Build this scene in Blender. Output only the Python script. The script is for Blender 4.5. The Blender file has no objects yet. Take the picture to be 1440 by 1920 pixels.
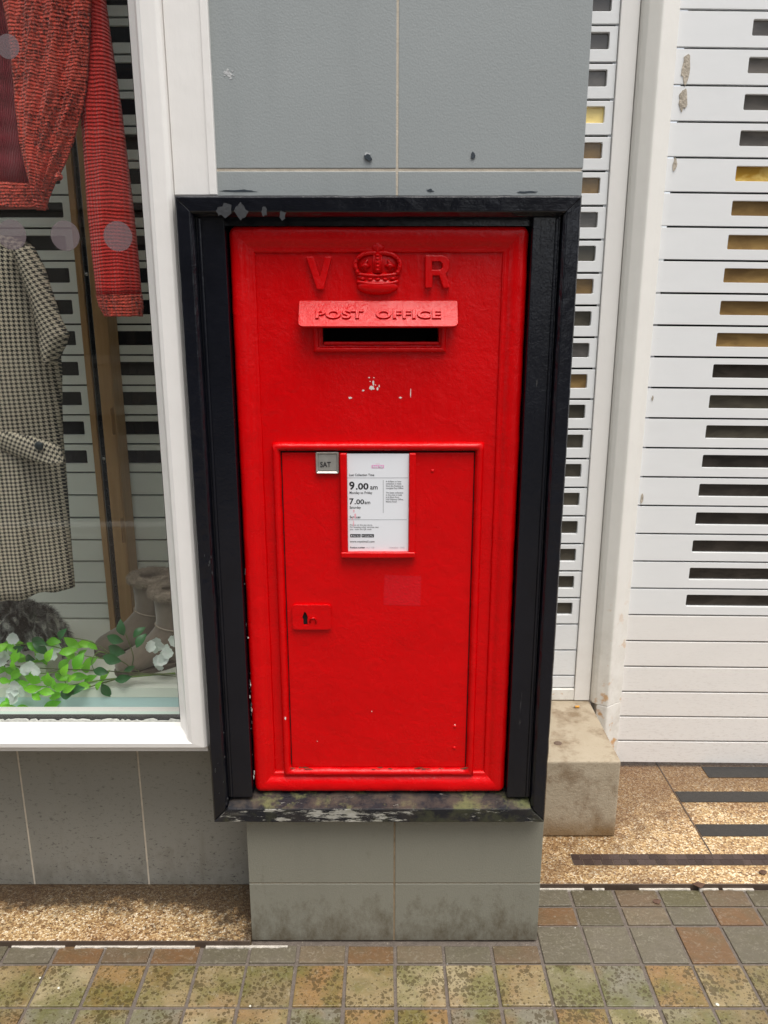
import bpy, bmesh, math, random
from mathutils import Vector, Matrix, noise as mnoise
from mathutils.geometry import tessellate_polygon
R = math.radians
random.seed(7)
S = bpy.context.scene
COL = S.collection

# ------------------------------------------------------------------ camera, world, sun, exposure
F, PITCH, CH = 1442.0, R(14.5), 1.55
cd = bpy.data.cameras.new('camera'); cam = bpy.data.objects.new('camera', cd); COL.objects.link(cam)
cd.sensor_fit = 'VERTICAL'; cd.sensor_height = 24; cd.lens = F/1920*24
cd.clip_start = 0.05; cd.clip_end = 500
cam.location = (0, 0, CH); cam.rotation_euler = (math.pi/2-PITCH, 0, 0)
S.camera = cam
SUN_EL, SUN_AZ = R(71), R(152)          # azimuth clockwise from +Y: behind the camera, to its right
w = bpy.data.worlds.new('World'); S.world = w; w.use_nodes = True
nt = w.node_tree; bg = nt.nodes['Background']
sky = nt.nodes.new('ShaderNodeTexSky'); sky.sky_type = 'NISHITA'; sky.sun_disc = False
sky.sun_elevation = SUN_EL; sky.sun_rotation = SUN_AZ; sky.air_density = 1.0; sky.dust_density = 3.0
hs = nt.nodes.new('ShaderNodeHueSaturation'); hs.inputs['Saturation'].default_value = 0.28
nt.links.new(sky.outputs[0], hs.inputs['Color']); nt.links.new(hs.outputs[0], bg.inputs[0])
bg.inputs[1].default_value = 0.135
sl = bpy.data.lights.new('sun', 'SUN'); so = bpy.data.objects.new('sun', sl); COL.objects.link(so)
sl.energy = 2.0; sl.angle = R(42); sl.color = (1, .95, .88)
sd = Vector((math.sin(SUN_AZ)*math.cos(SUN_EL), math.cos(SUN_AZ)*math.cos(SUN_EL), math.sin(SUN_EL)))
so.rotation_euler = sd.to_track_quat('Z', 'Y').to_euler(); so.location = (3, -3, 9)
S.view_settings.view_transform = 'Standard'; S.view_settings.look = 'None'
S.view_settings.gamma = 1; S.view_settings.use_curve_mapping = False
S.view_settings.exposure = 0.74

# ------------------------------------------------------------------ pixel -> world
sP, cP = math.sin(PITCH), math.cos(PITCH)
def ray(u, v):
    a = (u-720)/F; b = (960-v)/F
    return a, cP+b*sP, -sP+b*cP
def V(u, v, Y):
    a, dy, dz = ray(u, v); return Vector((a/dy*Y, Y, CH+dz/dy*Y))
def X(u, v, Y): return V(u, v, Y).x
def Z(v, Y): return V(720, v, Y).z
def YF(v, z):                            # depth at which pixel row v meets height z
    a, dy, dz = ray(720, v); return (z-CH)/(dz/dy)

# ------------------------------------------------------------------ objects
def tag(o, label=None, cat=None, group=None, kind=None):
    if label: o['label'] = label
    if cat: o['category'] = cat
    if group: o['group'] = group
    if kind: o['kind'] = kind
    return o
def thing(name, label, cat, loc, group=None):
    o = bpy.data.objects.new(name, None); COL.objects.link(o); o.location = loc; o.empty_display_size = .05
    return tag(o, label, cat, group)
def wloc(o):
    p = Vector(o.location)
    while o.parent: o = o.parent; p += Vector(o.location)
    return p
def link(name, me, parent=None, loc=(0, 0, 0)):
    o = bpy.data.objects.new(name, me); COL.objects.link(o)
    loc = Vector(loc)
    if parent is not None:
        o.parent = parent; loc = loc - wloc(parent)
    o.location = loc
    return o

class MB:
    def __init__(s): s.v = []; s.f = []; s.s = []
    def add(s, vs, fs, M=None, smooth=False):
        b = len(s.v)
        for p in vs:
            p = Vector(p); s.v.append(M @ p if M is not None else p)
        for f in fs: s.f.append(tuple(i+b for i in f)); s.s.append(smooth)
        return s
    def box(s, x0, x1, y0, y1, z0, z1, M=None):
        vs = [(x, y, z) for x in (x0, x1) for y in (y0, y1) for z in (z0, z1)]
        return s.add(vs, [(0,1,3,2),(4,6,7,5),(0,4,5,1),(2,3,7,6),(0,2,6,4),(1,5,7,3)], M)
    def plate(s, outer, y0, y1, holes=(), M=None):
        """polygon in XZ, front at y0, back at y1, with holes"""
        loops = [[Vector((x, z, 0)) for x, z in outer]] + [[Vector((x, z, 0)) for x, z in h] for h in holes]
        tris = tessellate_polygon(loops)
        pts = [p for l in loops for p in l]; n = len(pts)
        vs = [(p.x, y0, p.y) for p in pts] + [(p.x, y1, p.y) for p in pts]
        fs = []
        for t in tris:
            a, b, c = (pts[i] for i in t)
            cr = (b.x-a.x)*(c.y-a.y)-(b.y-a.y)*(c.x-a.x)
            t = t if cr > 0 else t[::-1]
            fs.append(tuple(t)); fs.append(tuple(i+n for i in t[::-1]))
        k = 0
        for li, l in enumerate(loops):
            m = len(l)
            ar = sum(l[i].x*l[(i+1) % m].y-l[(i+1) % m].x*l[i].y for i in range(m))
            ccw = ar > 0
            for i in range(m):
                a, b = k+i, k+(i+1) % m
                q = (a, a+n, b+n, b)
                if (li == 0) != ccw: q = q[::-1]
                fs.append(q)
            k += m
        return s.add(vs, fs, M)
    def rings(s, rs, closed=True, cap0=False, cap1=False, smooth=True, M=None):
        n = len(rs[0]); vs = [p for r in rs for p in r]; fs = []
        for i in range(len(rs)-1):
            for j in range(n if closed else n-1):
                k = (j+1) % n
                fs.append((i*n+j, i*n+k, (i+1)*n+k, (i+1)*n+j))
        if cap0: fs.append(tuple(range(n))[::-1])
        if cap1: fs.append(tuple((len(rs)-1)*n+j for j in range(n)))
        return s.add(vs, fs, M, smooth)
    def frame(s, x0, x1, z0, z1, prof, rad=0, seg=4, cap=False, smooth=False, zs=1):
        """prof = [(inset, y)...] swept round a rectangle, mitred"""
        rs = []
        for ins, y in prof:
            a, b, c, d = x0+ins, x1-ins, z0+ins*zs, z1-ins
            if rad <= 0: rs.append([(a, y, c), (b, y, c), (b, y, d), (a, y, d)])
            else:
                rr = max(rad-ins, .0008); ring = []
                for cx, cz, a0 in ((a+rr, c+rr, 180), (b-rr, c+rr, 270), (b-rr, d-rr, 0), (a+rr, d-rr, 90)):
                    for k in range(seg+1):
                        t = R(a0+90*k/seg); ring.append((cx+rr*math.cos(t), y, cz+rr*math.sin(t)))
                rs.append(ring)
        return s.rings(rs, cap1=cap, smooth=smooth)
    def tube(s, pts, r, n=8, flat=1.0, caps=True):
        pts = [Vector(p) for p in pts]; rs = []
        rr = r if isinstance(r, (list, tuple)) else [r]*len(pts)
        up = Vector((0, 0, 1))
        for i, p in enumerate(pts):
            d = (pts[min(i+1, len(pts)-1)]-pts[max(i-1, 0)]).normalized()
            a = d.cross(up if abs(d.z) < .9 else Vector((0, 1, 0))).normalized(); b = a.cross(d).normalized()
            rs.append([p+(a*math.cos(t)+b*math.sin(t)*flat)*rr[i] for t in (2*math.pi*k/n for k in range(n))])
        return s.rings(rs, cap0=caps, cap1=caps)
    def ell(s, c, rx, ry, rz, nu=20, nv=12, fn=None):
        rs = []
        for i in range(nv+1):
            th = math.pi*i/nv; th = min(max(th, .02), math.pi-.02)
            ring = []
            for j in range(nu):
                ph = 2*math.pi*j/nu
                d = Vector((math.sin(th)*math.cos(ph), math.sin(th)*math.sin(ph), math.cos(th)))
                k = 1+(fn(d) if fn else 0)
                ring.append((c[0]+rx*d.x*k, c[1]+ry*d.y*k, c[2]+rz*d.z*k))
            rs.append(ring)
        return s.rings(rs[::-1], cap0=True, cap1=True)
    def build(s, name, m, parent=None, bevel=0, seg=2, center=True, angle=35, subd=0, wob=0):
        vs = s.v
        c = Vector((0, 0, 0))
        if center and vs:
            lo = [min(p[i] for p in vs) for i in range(3)]; hi = [max(p[i] for p in vs) for i in range(3)]
            c = Vector(((lo[0]+hi[0])/2, (lo[1]+hi[1])/2, lo[2]))
        me = bpy.data.meshes.new(name)
        me.from_pydata([tuple(p-c) for p in vs], [], s.f)
        me.polygons.foreach_set('use_smooth', s.s); me.update()
        if wob:
            bm = bmesh.new(); bm.from_mesh(me); bmesh.ops.remove_doubles(bm, verts=bm.verts, dist=1e-6)
            for _ in range(7):
                es = [e for e in bm.edges if e.calc_length() > .022]
                if not es: break
                bmesh.ops.subdivide_edges(bm, edges=es, cuts=1, use_grid_fill=True)
            bm.normal_update()
            for q_ in bm.verts:
                p_ = q_.co+c
                q_.co += q_.normal*wob*(mnoise.noise(p_*28)+.6*mnoise.noise(p_*75))
            bm.to_mesh(me); bm.free()
            me.polygons.foreach_set('use_smooth', [bool(s.s[0])]*len(me.polygons))
        for mm in (m if isinstance(m, (list, tuple)) else [m]): me.materials.append(mm)
        o = link(name, me, parent, c)
        if bevel:
            b = o.modifiers.new('bevel', 'BEVEL'); b.width = bevel; b.segments = seg; b.limit_method = 'ANGLE'; b.angle_limit = R(angle)
            b.harden_normals = False
        if subd:
            sb = o.modifiers.new('subd', 'SUBSURF'); sb.levels = subd; sb.render_levels = subd
        return o

def rrect(x0, x1, z0, z1, r, seg=4):
    o = []
    for cx, cz, a0 in ((x0+r, z0+r, 180), (x1-r, z0+r, 270), (x1-r, z1-r, 0), (x0+r, z1-r, 90)):
        for k in range(seg+1):
            t = R(a0+90*k/seg); o.append((cx+r*math.cos(t), cz+r*math.sin(t)))
    return o
def blob(cx, cz, rx, rz, n=14, j=.25, rnd=random):
    return [(cx+rx*math.cos(2*math.pi*k/n)*(1+rnd.uniform(-j, j)), cz+rz*math.sin(2*math.pi*k/n)*(1+rnd.uniform(-j, j))) for k in range(n)]

def text(body, size, loc, m, parent, name='lettering', ext=.0002, xs=1.0, off=0, align='LEFT', M=None, bev=0, space=1.0, line=1.0):
    cu = bpy.data.curves.new(name, 'FONT'); cu.body = body; cu.size = size; cu.extrude = ext; cu.offset = off
    cu.align_x = align; cu.space_character = space; cu.space_line = line; cu.bevel_depth = bev; cu.bevel_resolution = 1
    cu.resolution_u = 3
    t = bpy.data.objects.new(name+'_tmp', cu); COL.objects.link(t)
    dg = bpy.context.evaluated_depsgraph_get()
    me = bpy.data.meshes.new_from_object(t.evaluated_get(dg)); bpy.data.objects.remove(t); bpy.data.curves.remove(cu)
    me.name = name
    for vv in me.vertices:
        p = Vector((vv.co.x*xs, -vv.co.z, vv.co.y))
        vv.co = M @ p if M is not None else p
    me.materials.clear(); me.materials.append(m)
    return link(name, me, parent, loc)

# ------------------------------------------------------------------ materials
class NT:
    def __init__(s, name):
        s.m = bpy.data.materials.new(name); s.m.use_nodes = True; s.t = s.m.node_tree
        s.b = s.t.nodes['Principled BSDF']
        s.geo = s.t.nodes.new('ShaderNodeNewGeometry')
        s.pos = s.geo.outputs['Position']
    def new(s, k, **kw):
        n = s.t.nodes.new(k)
        for a, b in kw.items(): setattr(n, a, b)
        return n
    def L(s, a, b):
        if hasattr(a, 'is_output') or hasattr(a, 'links'): s.t.links.new(a, b)
        else: b.default_value = a
    def sc(s, sx, sy, sz, rot=(0, 0, 0), src=None):
        n = s.new('ShaderNodeMapping'); n.inputs['Scale'].default_value = (sx, sy, sz); n.inputs['Rotation'].default_value = rot
        s.L(src or s.pos, n.inputs[0]); return n.outputs[0]
    def noise(s, scale, det=3, vec=None, rough=.55, dist=0):
        n = s.new('ShaderNodeTexNoise'); n.inputs['Scale'].default_value = scale; n.inputs['Detail'].default_value = det
        n.inputs['Roughness'].default_value = rough; n.inputs['Distortion'].default_value = dist
        s.L(vec or s.pos, n.inputs['Vector']); return n.outputs['Fac']
    def vor(s, scale, vec=None, feat='F1', out='Distance', rand=1):
        n = s.new('ShaderNodeTexVoronoi'); n.feature = feat; n.inputs['Scale'].default_value = scale
        n.inputs['Randomness'].default_value = rand
        s.L(vec or s.pos, n.inputs['Vector']); return n.outputs[out]
    def math(s, op, a, b=0, c=0, clamp=False):
        n = s.new('ShaderNodeMath', operation=op); n.use_clamp = clamp
        s.L(a, n.inputs[0]); s.L(b, n.inputs[1]); s.L(c, n.inputs[2]); return n.outputs[0]
    def step(s, x, lo, hi):
        n = s.new('ShaderNodeMapRange'); n.clamp = True
        s.L(x, n.inputs[0]); n.inputs[1].default_value = lo; n.inputs[2].default_value = hi
        return n.outputs[0]
    def mix(s, f, a, b, mode='MIX'):
        n = s.new('ShaderNodeMix', data_type='RGBA', blend_type=mode)
        s.L(f, n.inputs[0])
        for v, i in ((a, 6), (b, 7)):
            if isinstance(v, (tuple, list)): n.inputs[i].default_value = (*v[:3], 1)
            else: s.L(v, n.inputs[i])
        return n.outputs[2]
    def ramp(s, x, stops, interp='LINEAR'):
        n = s.new('ShaderNodeValToRGB'); n.color_ramp.interpolation = interp
        e = n.color_ramp.elements
        while len(e) < len(stops): e.new(.5)
        for i, (p, c) in enumerate(stops): e[i].position = p; e[i].color = (*c, 1)
        s.L(x, n.inputs[0]); return n.outputs[0]
    def xyz(s, src=None):
        n = s.new('ShaderNodeSeparateXYZ'); s.L(src or s.pos, n.inputs[0]); return n.outputs
    def rnd(s): return s.new('ShaderNodeObjectInfo').outputs['Random']
    def base(s, c):
        i = s.b.inputs['Base Color']
        if isinstance(c, (tuple, list)): i.default_value = (*c[:3], 1)
        else: s.L(c, i)
    def rough(s, r): s.L(r, s.b.inputs['Roughness'])
    def bump(s, h, dist, strength=1.0):
        n = s.new('ShaderNodeBump'); n.inputs['Distance'].default_value = dist; n.inputs['Strength'].default_value = strength
        s.L(h, n.inputs['Height'])
        if getattr(s, '_b', None) is not None: s.L(s._b, n.inputs['Normal'])
        s._b = n.outputs[0]; s.L(s._b, s.b.inputs['Normal'])
def simple(name, c, rough=.5, metal=0, bump=None, var=.0, vs=8):
    n = NT(name)
    if var: n.base(n.mix(n.noise(vs, 4), tuple(x*(1-var) for x in c), tuple(min(1, x*(1+var)) for x in c)))
    else: n.base(c)
    n.rough(rough); n.b.inputs['Metallic'].default_value = metal
    if bump: n.bump(n.noise(bump[0], 3), bump[1])
    return n.m

def mk_red():
    n = NT('red gloss paint')
    c = n.mix(n.noise(7, 4), (.54, .0, .001), (.68, .0, .002))
    chip = n.step(n.noise(75, 5, rough=.7), .765, .775)
    dark = n.step(n.noise(40, 6, rough=.75), .70, .74)
    c = n.mix(n.math('MULTIPLY', dark, .35), c, (.28, .0, .004))
    c = n.mix(chip, c, (.75, .45, .42))
    n.base(c)
    n.rough(n.math('MULTIPLY_ADD', n.noise(22, 3), .18, .17))
    n.b.inputs['IOR'].default_value = 1.45; n.b.inputs['Specular IOR Level'].default_value = .30
    n.bump(n.noise(9, 3), .006, .6)
    n.bump(n.noise(34, 4, dist=1.0), .0018, .8)
    patch = n.step(n.noise(5, 3), .40, .60)
    peel = n.noise(150, 3, dist=1.6)
    n.bump(n.math('MULTIPLY', peel, n.math('MULTIPLY_ADD', patch, .95, .12)), .0009, .9)
    n.bump(n.noise(60, 3, n.sc(3.5, 1, .35)), .0006, .5)
    return n.m
def mk_black(name='black gloss paint', peel=0.0, moss=0.0, grain='z'):
    n = NT(name)
    sc = n.sc(1, 1, .12) if grain == 'z' else n.sc(.12, 1, 1)
    g = n.noise(160, 4, sc)
    c = n.mix(n.noise(12, 4), (.002, .0025, .005), (.006, .007, .012))
    z = n.xyz()[2]; x = n.xyz()[0]
    low = n.step(z, 1.15, .42)
    edge = n.noise(26, 6, sc, rough=.7)
    sp = n.step(n.noise(120, 4, rough=.75), .74, .77)
    c = n.mix(n.math('MULTIPLY', sp, .5), c, (.25, .27, .28))
    wear = n.step(n.math('ADD', edge, n.math('MULTIPLY', low, .07)), .70, .76)
    c = n.mix(n.math('MULTIPLY', wear, .32), c, (.20, .19, .17))
    if peel:
        f = n.noise(75, 8, n.sc(.16, 1, .9), rough=.78)
        f2 = n.noise(9, 3)
        msk = n.step(n.math('ADD', n.math('MULTIPLY', f, 1.0), n.math('MULTIPLY', f2, .45)), .875-peel*.12, .90-peel*.12)
        pc = n.mix(n.noise(60, 4, n.sc(.15, 1, 1)), (.16, .15, .12), (.52, .51, .46))
        c = n.mix(msk, c, pc); n.bump(n.math('MULTIPLY', msk, -1.0), .0012)
    if moss:
        mm = n.step(n.math('ADD', n.noise(20, 6, rough=.7), n.math('MULTIPLY', n.noise(4, 3), .5)), .74, .86)
        c = n.mix(n.math('MULTIPLY', mm, moss), c, n.mix(n.noise(90, 4), (.055, .06, .022), (.15, .155, .06)))
        mud = n.step(n.noise(14, 5, rough=.7), .45, .6)
        c = n.mix(n.math('MULTIPLY', mud, moss*.55), c, (.09, .065, .045))
    n.base(c)
    n.rough(n.math('MULTIPLY_ADD', n.noise(30, 3), .2, .10 if not peel else .5)); n.b.inputs['IOR'].default_value = 1.48
    n.bump(g, .0007, .6)
    n.bump(n.noise(95, 3, dist=1.2), .0009, .6)
    n.bump(n.noise(12, 3), .003, .5)
    return n.m
def mk_white(name, c=(.83, .81, .775), dirt=1.0, rust=0.0):
    n = NT(name)
    col = n.mix(n.noise(5, 4), tuple(a*.95 for a in c), c)
    z = n.xyz()[2]
    lw = n.step(z, .75, .25)
    spk = n.step(n.math('ADD', n.noise(150, 5, rough=.8), n.math('MULTIPLY', lw, .06)), .715, .76)
    col = n.mix(n.math('MULTIPLY', spk, .55*dirt), col, (.22, .19, .15))
    grime = n.math('MULTIPLY', n.step(n.noise(18, 6, rough=.7), .42, .75), n.math('MULTIPLY_ADD', lw, .45, .05))
    col = n.mix(n.math('MULTIPLY', grime, dirt), col, (.42, .38, .31))
    if rust:
        rr = n.math('MULTIPLY', n.step(n.noise(24, 5), .60, .68), lw)
        col = n.mix(n.math('MULTIPLY', rr, .8), col, (.55, .27, .06))
    n.base(col); n.rough(n.math('MULTIPLY_ADD', n.noise(20, 3), .2, .28))
    n.bump(n.noise(10, 3), .003, .4)
    n.bump(n.noise(70, 4, n.sc(1, 1, .35)), .0009, .55)
    return n.m
def mk_grey(name, c, dirty=0.0, stip=1.0, spots=0.0):
    n = NT(name)
    col = n.mix(n.noise(3.2, 3), tuple(a*.92 for a in c), tuple(min(1, a*1.06) for a in c))
    col = n.mix(n.math('MULTIPLY', n.step(n.noise(420, 2), .35, .65), .22), col, tuple(a*.62 for a in c))
    z = n.xyz()[2]
    runs = n.math('MULTIPLY', n.step(n.noise(11, 4, n.sc(1.2, 1, .12)), .50, .74), .16)
    col = n.mix(runs, col, tuple(a*.6 for a in c))
    if dirty:
        low = n.step(z, .17, .0)
        d = n.math('MULTIPLY', n.step(n.math('ADD', n.noise(22, 8, n.sc(1, 1, .6), rough=.78), n.math('MULTIPLY', low, .30)), .60, .92), dirty*.8)
        col = n.mix(d, col, (.085, .068, .042))
        run = n.math('MULTIPLY', n.step(n.noise(16, 4, n.sc(1.3, 1, .13)), .64, .74), .35*dirty)
        col = n.mix(run, col, (.10, .085, .055))
    if spots:
        s1 = n.step(n.noise(130, 5, n.sc(.6, 1, 1.2), rough=.75), .585, .64)
        lw = n.step(z, .62, .02)
        col = n.mix(n.math('MULTIPLY', s1, n.math('MULTIPLY_ADD', lw, .75*spots, .10)), col, (.03, .028, .025))
        s2 = n.step(n.noise(60, 3), .775, .79); col = n.mix(s2, col, (.55, .55, .52))
    n.base(col)
    n.rough(n.math('MULTIPLY_ADD', n.noise(14, 3), .15, .42))
    n.bump(n.noise(260, 2), .0008*stip, .8)
    return n.m
def mk_terrazzo(name='terrazzo'):
    n = NT(name)
    cell = n.vor(205, out='Color'); 
    v = n.xyz(cell)[0]
    c = n.ramp(v, [(0, (.15, .075, .03)), (.25, (.36, .22, .09)), (.5, (.52, .35, .16)), (.78, (.68, .52, .30)), (1, (.84, .74, .56))])
    e = n.vor(205, feat='DISTANCE_TO_EDGE')
    c = n.mix(n.step(e, .14, .0), c, (.30, .19, .10))
    c = n.mix(n.step(n.noise(95, 5, rough=.75), .56, .64), c, (.06, .035, .02))
    c = n.mix(n.math('MULTIPLY', n.step(n.noise(4.5, 4), .48, .72), .6), c, (.36, .17, .05), 'MULTIPLY')
    return n, c
M_red = mk_red(); M_black = mk_black(); M_blackh = mk_black('black gloss paint on rails', grain='x')
M_sill = mk_black('flaking black paint', peel=.9, moss=.25, grain='x')
M_silltop = mk_black('mossy weathered sill', peel=.15, moss=1.0, grain='x')
M_jamb = mk_black('worn black paint', grain='z')
M_white = mk_white('cream gloss paint', dirt=.35)
M_guide = mk_white('cream paint with rust spots', c=(.81, .79, .74), dirt=1, rust=1)
M_tileU = mk_grey('grey stippled tile', (.30, .325, .325), stip=.55)
M_tileL = mk_grey('grey plinth tile', (.225, .22, .18), dirty=1.2)
M_tileR = mk_grey('grey speckled tile', (.255, .25, .22), dirty=.6, stip=.5, spots=1)
M_grout = simple('pale grout', (.52, .46, .37), .9, bump=(200, .001), var=.35, vs=40)
M_groutd = simple('dirty grout', (.25, .19, .12), .9, bump=(200, .001), var=.5, vs=50)
M_dark = simple('dark void', (.006, .005, .005), .9)  # near-black colour stands in for shade in the slot, gaps and holes
M_glass = None
def mk_glass():
    n = NT('window glass'); t = n.t
    out = t.nodes['Material Output']
    tr = n.new('ShaderNodeBsdfTransparent'); tr.inputs[0].default_value = (.97, .98, .97, 1)
    gl = n.new('ShaderNodeBsdfGlossy'); gl.inputs['Roughness'].default_value = .01
    lw = n.new('ShaderNodeLayerWeight'); lw.inputs[0].default_value = .5
    fq = n.math('MULTIPLY_ADD', n.math('POWER', lw.outputs['Facing'], 5.0), .5, .05)
    mx = n.new('ShaderNodeMixShader')
    t.links.new(fq, mx.inputs[0]); t.links.new(tr.outputs[0], mx.inputs[1]); t.links.new(gl.outputs[0], mx.inputs[2])
    t.links.new(mx.outputs[0], out.inputs[0]); return n.m
M_glass = mk_glass()
def mk_frost():
    n = NT('frosted dot film'); t = n.t; out = t.nodes['Material Output']
    tr = n.new('ShaderNodeBsdfTransparent'); df = n.new('ShaderNodeBsdfDiffuse'); df.inputs[0].default_value = (.22, .18, .19, 1)
    mx = n.new('ShaderNodeMixShader'); mx.inputs[0].default_value = .45
    t.links.new(tr.outputs[0], mx.inputs[1]); t.links.new(df.outputs[0], mx.inputs[2]); t.links.new(mx.outputs[0], out.inputs[0]); return n.m
M_frost = mk_frost()
def mk_shutter(name, c):
    n = NT(name)
    col = n.mix(n.noise(6, 4, n.sc(1, 1, 3)), tuple(a*.93 for a in c), c)
    spk = n.step(n.noise(170, 5, rough=.8), .735, .77)
    col = n.mix(n.math('MULTIPLY', spk, .5), col, (.20, .18, .16))
    ln = n.math('MULTIPLY', n.step(n.noise(26, 6, n.sc(.5, 1, 6), rough=.75), .66, .74), .3)
    col = n.mix(ln, col, (.35, .33, .31))
    z = n.xyz()[2]; warm = n.step(z, .62, .45)
    gr = n.math('MULTIPLY', n.step(n.noise(110, 6, n.sc(.5, 1, 1.6), rough=.8), .52, .72), n.math('MULTIPLY', n.step(z, .65, .05), .5))
    col = n.mix(gr, col, (.36, .30, .25))
    n.base(col); n.rough(.38); n.bump(n.noise(30, 3), .0008, .5); return n.m
M_shut = mk_shutter('pale shutter slat', (.81, .82, .82))
M_shutc = mk_shutter('cream shutter slat', (.82, .80, .77))
M_shuti = mk_shutter('inner shutter slat', (.78, .81, .75))
def mk_pane(name, a, b, rough=.12):  # pane tints carry painted glow, reflection and interior darkness, not just glass colour
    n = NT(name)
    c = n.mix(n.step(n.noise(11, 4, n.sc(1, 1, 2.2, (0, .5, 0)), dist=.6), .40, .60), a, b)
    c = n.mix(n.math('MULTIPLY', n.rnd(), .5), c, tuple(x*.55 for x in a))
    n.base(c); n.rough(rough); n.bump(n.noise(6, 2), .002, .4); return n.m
P_grey = mk_pane('grey brown pane', (.10, .092, .085), (.16, .145, .13))  # sky reflection painted into the grey tint
P_amb = mk_pane('amber glow pane', (.20, .12, .045), (.30, .19, .07))  # amber tint stands in for the glow of the interior
P_flare = mk_pane('gold flare pane', (.45, .25, .03), (.95, .74, .26))  # reflected flare painted in as bright yellow streaks
P_dark = mk_pane('dark pane', (.022, .018, .014), (.050, .042, .034))
P_olive = mk_pane('olive pane', (.055, .048, .035), (.085, .075, .055))
P_blk = mk_pane('black pane', (.006, .005, .005), (.016, .011, .009))
M_wood = None
def mk_wood():
    n = NT('varnished wood'); g = n.noise(70, 4, n.sc(1, 1, .06), dist=.4)
    n.base(n.mix(g, (.26, .13, .045), (.50, .31, .14))); n.rough(.4); n.bump(n.noise(240, 3, n.sc(1, 1, .1)), .0004); return n.m
M_wood = mk_wood()
M_steel = simple('slotted steel', (.42, .43, .42), .35, 1, var=.1)
M_chrome = simple('aged chrome', (.34, .33, .30), .35, .35, bump=(60, .0006), var=.2, vs=60)
M_ink = simple('black print', (.012, .012, .014), .6)
M_ink2 = simple('grey print', (.20, .20, .21), .6)
M_inkpale = simple('faded grey print', (.48, .48, .50), .6)
M_pink = simple('faded pink print', (.72, .34, .56), .5)
M_paper = simple('white notice card', (.79, .81, .84), .25)
M_stone = NT('stone block')
_c = M_stone.mix(M_stone.noise(9, 5), (.31, .25, .17), (.45, .385, .29))
_c = M_stone.mix(M_stone.math('MULTIPLY', M_stone.step(M_stone.noise(12, 6, rough=.7), .48, .66), .75), _c, (.16, .10, .05))
_z = M_stone.xyz()[2]
_lw = M_stone.math('MULTIPLY', M_stone.step(M_stone.math('ADD', M_stone.step(_z, .13, .0), M_stone.noise(16, 5)), .75, 1.35), .8)
_c = M_stone.mix(_lw, _c, (.17, .095, .03))
_c = M_stone.mix(M_stone.step(M_stone.noise(150, 4, rough=.75), .66, .72), _c, (.06, .05, .04))
M_stone.base(_c); M_stone.rough(.85); M_stone.bump(M_stone.noise(120, 5, rough=.7), .0022); M_stone.bump(M_stone.noise(10, 3), .006, .5)
M_stone = M_stone.m

# ------------------------------------------------------------------ key planes
YC = 1.624          # pillar face
YFr = 1.585         # front of the black surround
YW = 1.60           # front of white window frame
YR = 1.81           # stall riser / edge of terrazzo
YS = 2.38           # shutters

# ------------------------------------------------------------------ ground
n = NT('asphalt'); n.base(n.mix(n.noise(120, 4), (.035, .035, .037), (.07, .07, .07))); n.rough(.85); n.bump(n.noise(200, 3), .003)
M_asph = n.m
mb = MB(); mb.box(-60, 60, -60, 60, -.30, -.12); tag(mb.build('road', M_asph), kind='structure')
n = NT('pavement bed'); n.base(n.mix(n.noise(60, 5), (.07, .055, .045), (.17, .14, .115)))
jn = n.step(n.noise(140, 5, rough=.7), .62, .70)
n.base(n.mix(jn, n.mix(n.noise(60, 5), (.07, .055, .045), (.17, .14, .115)), (.33, .28, .22)))
n.rough(.8); n.bump(n.noise(150, 4), .003); M_bed = n.m
mb = MB(); mb.box(-14, 14, -2.2, 1.812, -.14, -.004)
pave = mb.build('pavement', M_bed); tag(pave, kind='structure')
mb = MB(); mb.box(-14, 14, -2.36, -2.2, -.14, .0); mb.build('kerb', simple('kerb stone', (.3, .29, .27), .8, bump=(90, .002), var=.2), pave, bevel=.01)
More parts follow.
